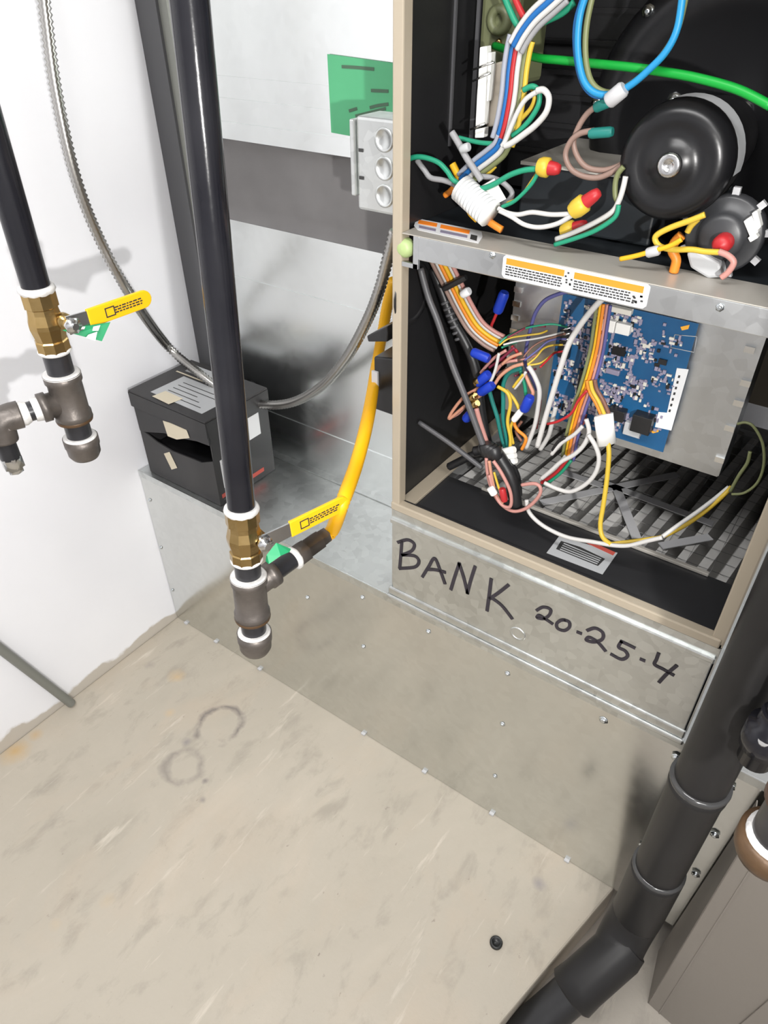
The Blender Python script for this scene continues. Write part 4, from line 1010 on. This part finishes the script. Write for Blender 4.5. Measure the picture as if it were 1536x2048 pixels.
for c_, pts in (('green', [(770, 730), (830, 680), (950, 625), (1080, 600), (1160, 595), (1250, 615)]), ('yellow', [(770, 745), (840, 695), (950, 675), (1060, 660), (1110, 640)]),
                ('maroon', [(830, 690), (940, 630), (990, 610), (1100, 610)]), ('white', [(800, 740), (900, 715), (1010, 700), (1110, 680), (1230, 650)]),
                ('brown', [(940, 830), (1000, 760), (1080, 710), (1160, 685), (1240, 660)]), ('purple', [(950, 850), (1040, 780), (1110, 720), (1180, 700), (1245, 700)]),
                ('yellow', [(970, 880), (1030, 830), (1080, 770), (1140, 745), (1220, 740)]), ('yellow', [(970, 885), (1060, 870), (1120, 830), (1160, 795), (1180, 790)]),
                ('red', [(1060, 900), (1110, 850), (1160, 800), (1230, 785)]), ('maroon', [(880, 960), (960, 935), (1030, 910)]), ('pink', [(800, 860), (900, 850), (990, 830), (1060, 800)]),
                ('brown', [(750, 960), (820, 910), (900, 890), (960, 870)]), ('purple', [(740, 940), (820, 920), (900, 900)]), ('green', [(790, 760), (840, 740), (900, 720)])):
    wire(H10, c_, pts, Z3, .085, .0019, BY - .012)
H11 = thing('purple_wire', 'single purple wire arching from the top of the control board to the tangle', 'wire', hy(1060, 640, .1))
wire(H11, 'purple', [(1275, 360), (1180, 385), (1090, 430), (1030, 510), (1000, 600), (975, 700), (960, 780), (955, 870), (1000, 970), (1040, 1060)], Z3, .115, .0036)
H12 = thing('white_jacketed_cable', 'straight white cable slanting down across the left of the control board', 'cable', hy(1140, 720, .07))
wire(H12, 'white', [(1500, 415), (1420, 500), (1330, 620), (1260, 740), (1205, 900), (1150, 1080), (1090, 1280), (1040, 1460)], Z3, .065, .0052)
H13 = thing('white_wire_pair', 'pair of white wires hanging behind the straight white cable', 'wire', hy(1070, 780, .09))
wire(H13, 'white', [(975, 890), (1020, 960), (1055, 1060), (1045, 1180), (1020, 1320), (960, 1470)], Z3, .085, .0046)
wire(H13, 'white', [(1170, 1180), (1150, 1260), (1120, 1380), (1060, 1480)], Z3, .10, .0046)
wire(H13, 'red', [(1060, 1130), (1050, 1200), (1030, 1330)], Z3, .095, .0036)
H14 = thing('red_looping_wire', 'thin bright red wire curving off the rainbow ribbon', 'wire', hy(1120, 840, .08))
wire(H14, 'red', [(-20, 1085), (60, 1065), (150, 1010), (200, 920), (260, 850)], Z4, .075, .0026)
H15 = thing('rainbow_ribbon', 'flat ribbon of yellow, orange, pink and purple wires crossing the control board', 'wire bundle', hy(1170, 800, .08))
bundle(H15, ['purple', 'pink', 'orange', 'gold', 'olive'], [(378, 240), (355, 400), (330, 560), (290, 720), (250, 850), (205, 980), (160, 1150), (125, 1330)], Z4, .085, .0026, .0044)
bundle(H15, ['brown', 'yellow', 'orange'], [(285, 780), (300, 850), (345, 930), (380, 1010), (395, 1060)], Z4, .080, .0032, .0055)
bundle(H15, ['green', 'red', 'white'], [(125, 1330), (60, 1410), (0, 1460), (-60, 1500)], Z4, .07, .0030, .005)
wire(H15, 'black', [(20, 1270), (60, 1210), (110, 1180)], Z4, .07, .0036)
H16 = thing('yellow_wire', 'long yellow wire in a white sleeve hanging from the board to the bottom pan', 'wire', hy(1210, 950, .08))
wire(H16, 'yellow', [(405, 1180), (415, 1300), (400, 1480), (375, 1660), (355, 1790), (370, 1880), (430, 1935)], Z4, .075, .0046, .04)
a = hy(*Z4(378, 1022), .075); b = hy(*Z4(400, 1225), .075)
obj('white_sleeve', MB().tube([a, b], .0135, 12, flat=.5), 'connector_white', H16)
H17 = thing('white_wire_loop', 'white wires looping under the rainbow ribbon over the filter', 'wire', hy(1150, 920, .06))
wire(H17, 'white', [(255, 1050), (275, 1140), (240, 1230), (170, 1300), (80, 1350), (0, 1420), (-60, 1470)], Z4, .06, .0042)
wire(H17, 'white', [(270, 1160), (320, 1240), (345, 1330), (320, 1430), (250, 1510), (150, 1560), (60, 1545), (-40, 1500)], Z4, .055, .0042)
wire(H17, 'white', [(10, 1300), (80, 1220), (170, 1160), (230, 1100)], Z4, .07, .0038)
H18 = thing('white_wire', 'long white wire sweeping along the bottom pan to the right', 'wire', hy(1180, 1080, .05))
wire(H18, 'white', [(-165, 1620), (-150, 1700), (-90, 1770), (0, 1830), (130, 1885), (300, 1915), (450, 1940), (560, 1940), (680, 1910), (790, 1885)], Z4, .04, .0042)
H19 = thing('yellow_ground_wire', 'yellow and grey wires rising from the bottom pan to the right liner', 'wire', hy(1400, 1040, .08))
wire(H19, 'yellow', [(430, 1930), (560, 1915), (700, 1895), (800, 1875), (950, 1800), (1100, 1695), (1230, 1580), (1275, 1530)], Z4, .045, .0040, .12)
wire(H19, 'white', [(790, 1880), (900, 1800), (1030, 1710), (1150, 1620), (1260, 1530)], Z4, .055, .0040, .12)
H20 = thing('thin_green_wire', 'thin yellow-green wire coiled in the dark at the right of the lower compartment', 'wire', hy(1500, 900, .1))
wire(H20, 'olive', [(1320, 1085), (1380, 1075), (1440, 1110), (1500, 1230), (1505, 1380), (1460, 1500), (1370, 1570), (1280, 1580)], Z4, .10, .0024)
wire(H20, 'olive', [(1410, 1280), (1390, 1360), (1330, 1450), (1270, 1560)], Z4, .10, .0030)

# upper compartment
U1 = thing('bright_green_tube', 'bright green ground tube sweeping across the top of the upper compartment', 'tube', hy(1300, 140, .08))
wire(U1, 'bright_green', [(-480, 335, .13), (-330, 380, .10), (-150, 425, .08), (0, 440, .07), (250, 465, .06), (500, 490, .05), (750, 525, .045), (1000, 570, .04), (1300, 655, .035), (1540, 775, .03)], C2, .06, .0056)
U2 = thing('blue_wire_loop', 'deep U-shaped loop of blue and olive wires hanging from the top', 'wire', hy(1230, 100, .03))
wire(U2, 'lightblue', [(200, -60), (150, 100), (130, 280), (140, 450), (180, 600), (260, 680), (380, 690), (520, 620), (660, 500), (780, 370), (860, 200), (900, -60)], C2, .03, .0046)
wire(U2, 'blue', [(185, -60), (125, 130), (112, 300), (130, 480), (170, 610), (240, 690), (340, 705), (430, 680)], C2, .037, .0040)
wire(U2, 'olive', [(245, -60), (200, 150), (185, 320), (195, 480), (230, 600), (300, 665), (400, 675), (540, 600), (690, 470), (800, 330), (870, 180), (925, -60)], C2, .035, .0042)
plug(U2, (410, 695), (440, 670), .020, .008, 'clear_plastic', C2, .025, 'wire_clip')
U3 = thing('brown_motor_wires', 'two looping grey-brown wires with teal ends left of the motor', 'wire', hy(1170, 280, .05))
wire(U3, 'tan', [(300, 760), (210, 820), (140, 920), (100, 1040), (130, 1150), (200, 1225), (310, 1245), (400, 1225), (470, 1190)], C2, .06, .0042)
wire(U3, 'tan', [(250, 955), (150, 975), (80, 1030), (40, 1130), (75, 1230), (160, 1285), (270, 1300), (370, 1265), (460, 1205)], C2, .055, .0042)
plug(U3, (325, 760), (360, 745), .022, .0055, 'wire_teal', C2, .06); plug(U3, (300, 970), (360, 965), .026, .0055, 'wire_teal', C2, .055)
U4 = thing('motor_lead_pair', 'white and green motor leads running down left of the black motor', 'wire', hy(1220, 430, .04))
wire(U4, 'olive', [(465, 1220), (425, 1270), (405, 1340), (405, 1430), (425, 1500), (390, 1580), (250, 1680), (100, 1740), (-30, 1770)], C2, .045, .0040)
wire(U4, 'white', [(480, 1290), (460, 1380), (430, 1470), (380, 1550), (250, 1630), (100, 1700), (-30, 1750)], C2, .040, .0040)
wire(U4, 'green', [(430, 1500), (400, 1590), (270, 1680), (120, 1740), (-40, 1790)], C2, .035, .0036)
U5 = thing('yellow_switch_wires', 'yellow and orange wires hooked around the pressure switch', 'wire', hy(1350, 470, .03))
wire(U5, 'yellow', [(1060, 1570), (960, 1610), (820, 1660), (720, 1710), (695, 1750), (730, 1800), (820, 1825), (960, 1825), (1060, 1840), (1170, 1845)], C2, .035, .0042)
wire(U5, 'yellow', [(1010, 1600), (960, 1650), (930, 1700)], C2, .045, .0042)
wire(U5, 'gold', [(440, 1895), (560, 1870), (680, 1835), (800, 1800), (890, 1750)], C2, .025, .0036)
wire(U5, 'orange', [(890, 1720), (840, 1770), (820, 1830), (850, 1900), (830, 1990)], C2, .045, .0070)
wire(U5, 'pink', [(1160, 1840), (1230, 1870), (1270, 1920), (1230, 1990), (1180, 2030)], C2, .035, .0044)
plug(U5, (680, 1840), (720, 1830), .014, .0055, 'clear_plastic', C2, .027, 'wire_clip')
U6 = thing('main_wire_trunk', 'trunk of blue, white, red and yellow wires running down the left of the upper compartment', 'wire bundle', hy(1010, 180, .06))
bundle(U6, ['grey', 'white', 'blue', 'white'], [(1440, -60), (1330, 40), (1210, 150), (1120, 270), (1060, 380)], C1, .05, .0034, .0056)
bundle(U6, ['yellow', 'olive', 'white', 'red', 'blue', 'pale'], [(1110, 300), (1085, 400), (1060, 560), (1045, 720), (1020, 880), (990, 1020), (960, 1120)], C1, .055, .0034, .0056)
bundle(U6, ['olive', 'white', 'blue', 'pale'], [(970, 1100), (930, 1180), (850, 1250), (770, 1310), (690, 1380), (640, 1430)], C1, .055, .0036, .006)
bundle(U6, ['red', 'green'], [(1010, -40), (1050, 60), (1100, 160), (1150, 210), (1190, 170), (1300, 120), (1420, 60), (1510, -20)], C1, .06, .0040, .010)
U7 = thing('white_green_wire_loop', 'teardrop loop of white, green and yellow wires right of the wire trunk', 'wire', hy(1080, 220, .05))
wire(U7, 'white', [(1240, 720), (1150, 780), (1090, 870), (1040, 980), (990, 1100), (960, 1150)], C1, .045, .0036)
wire(U7, 'white', [(1235, 715), (1290, 710), (1330, 770), (1310, 880), (1230, 980), (1130, 1060), (1030, 1130), (980, 1150)], C1, .045, .0046)
wire(U7, 'green', [(1130, 710), (1200, 680), (1250, 720), (1250, 820), (1190, 930), (1110, 1020), (1040, 1070)], C1, .052, .0040)
wire(U7, 'yellow', [(1110, 720), (1150, 690), (1190, 690), (1220, 760), (1190, 850), (1110, 940), (1060, 1010)], C1, .058, .0034)
U8 = thing('green_wires_with_nut', 'green wires running to a yellow and red wire nut above the rail', 'wire', hy(1040, 350, .03))
wire(U8, 'green', [(185, 1275), (260, 1240), (350, 1240), (460, 1280), (530, 1350), (580, 1420), (680, 1470), (800, 1485), (900, 1450), (1020, 1380), (1140, 1340), (1260, 1330)], C1, .03, .0042)
wire(U8, 'green', [(1250, 1350), (1200, 1440), (1130, 1520), (1050, 1590), (960, 1630)], C1, .03, .0030)
wire(U8, 'yellow', [(1240, 1350), (1190, 1430), (1100, 1550), (1000, 1600)], C1, .034, .0020)
wire(U8, 'green', [(620, 1085), (700, 1105), (800, 1125), (900, 1130), (960, 1120)], C1, .06, .0036)
def nut(parent, a, b, f, y):
    A = hy(*f(*a), y); B = hy(*f(*b), y); t = (B - A); L = t.length
    obj('nut_skirt', MB().lathe(A, t, [(0, .0085), (L * .18, .0105), (L * .45, .0105), (L * .5, .0078)], 14), 'wire_yellow', parent)
    obj('nut_tip', MB().lathe(A, t, [(L * .48, .0078), (L * .8, .0068), (L * .97, .0050), (L, .002)], 14), 'wire_red', parent)
nut(U8, (1250, 1310), (1420, 1335), C1, .03)
U9 = thing('white_wires_with_nut', 'white wires running to a yellow and red wire nut lying near the rail', 'wire', hy(1090, 430, .02))
wire(U9, 'white', [(930, 1640), (1000, 1675), (1090, 1690), (1200, 1672), (1350, 1690), (1500, 1685)], C1, .02, .0036)
wire(U9, 'white', [(940, 1660), (1040, 1710), (1140, 1770), (1260, 1790), (1400, 1760), (1520, 1690)], C1, .018, .0036)
nut(U9, (90, 1550), (290, 1400), C2, .02)
U10 = thing('white_sleeved_cable', 'grey-white cable with a wrapped paper label above the orange rail label', 'cable', hy(960, 400, .03))
wire(U10, 'grey', [(290, 1260), (350, 1340), (400, 1400), (500, 1420), (580, 1450), (680, 1520)], C1, .04, .0046)
wire(U10, 'grey', [(565, 1040), (620, 1130), (680, 1240), (740, 1330), (800, 1420)], C1, .03, .0052)
wire(U10, 'grey', [(790, 1390), (880, 1400), (970, 1440), (1040, 1520), (1000, 1590), (930, 1620)], C1, .05, .0044)
wire(U10, 'orange', [(800, 1700), (880, 1760), (960, 1810)], C1, .035, .006)
wire(U10, 'gold', [(690, 1620), (720, 1680), (770, 1730)], C1, .04, .006)
a = hy(*C1(640, 1480), .030); b = hy(*C1(870, 1690), .024)
sv = obj('paper_sleeve', MB().tube([a, a + (b - a) * .5, b], .0165, 16), 'connector_white', U10)
for k in range(9):
    c_ = a + (b - a) * (.08 + k * .10); t = (b - a).normalized()
    obj('sleeve_print', MB().lathe(c_, t, [(0, .0167), (.0014, .0167)], 16, caps=False), 'label_grey', U10)
a2 = hy(*C1(840, 1440), .036); b2_ = hy(*C1(930, 1600), .032)
obj('paper_flap', MB().obox((a2 + b2_) / 2, (b2_ - a2) / 2, Vector((.010, 0, .006)), (0, .0006, 0)), 'connector_white', U10)
plug(U10, (670, 1165), (700, 1155), .012, .005, 'label_grey', C1, .028, 'tie_head')
U11 = thing('small_lead_cluster', 'cluster of short dark red and yellow leads behind the paper sleeve', 'wire', hy(920, 340, .07))
wire(U11, 'gold', [(570, 1290), (600, 1350), (630, 1410)], C1, .06, .006); wire(U11, 'maroon', [(760, 1260), (720, 1330), (680, 1400), (640, 1430)], C1, .06, .0036)
wire(U11, 'orange', [(510, 1540), (560, 1500), (630, 1420)], C1, .065, .005); wire(U11, 'green', [(900, 1270), (850, 1340), (790, 1390)], C1, .065, .0046); wire(U11, 'yellow', [(910, 1310), (870, 1350), (820, 1380)], C1, .06, .003)
nut(thing('spare_wire_nut', 'yellow and red wire nut half hidden just above the rail under the motor leads', 'wire nut', hy(1140, 470, .02)), (20, 1700), (200, 1640), C2, .06)

# ================================================================ LAMPS OF THE ROOM (outside the frame)
for i, p in enumerate(CEIL_POS):
    lt = thing('ceiling_lamp', ('white ceiling lamp above the pad', 'white ceiling lamp further from the furnace')[i], 'lamp', (p[0], p[1], 2.42))
    obj('lamp_housing', bx((p[0] - .62, p[1] - .14, 2.44), (p[0] + .62, p[1] + .14, 2.499)), 'lamp_housing', lt, bevel=.005)
    obj('lamp_diffuser', bx((p[0] - .60, p[1] - .12, 2.425), (p[0] + .60, p[1] + .12, 2.44)), 'lamp_diffuser', lt)
wl = thing('work_lamp', 'small LED work lamp on a stand beside the photographer', 'lamp', (LAMP_POS[0], LAMP_POS[1] - .06, FZ))
lp = Vector(LAMP_POS); bk = (lp - Vector((.55, .1, .75))).normalized()
obj('lamp_head', MB().lathe(lp + bk * .02, bk, [(0, .05), (.03, .05), (.045, .035), (.05, 0)], 24), 'lamp_yellow', wl)
obj('stand_pole', MB().cyl((lp.x + bk.x * .05, lp.y + bk.y * .05, FZ + .02), (lp.x + bk.x * .05, lp.y + bk.y * .05, lp.z), .012, 12), 'black_nipple', wl)
obj('stand_base', MB().lathe((lp.x + bk.x * .05, lp.y + bk.y * .05, FZ), (0, 0, 1), [(0, .12), (.015, .12), (.02, .02)], 24), 'black_nipple', wl)
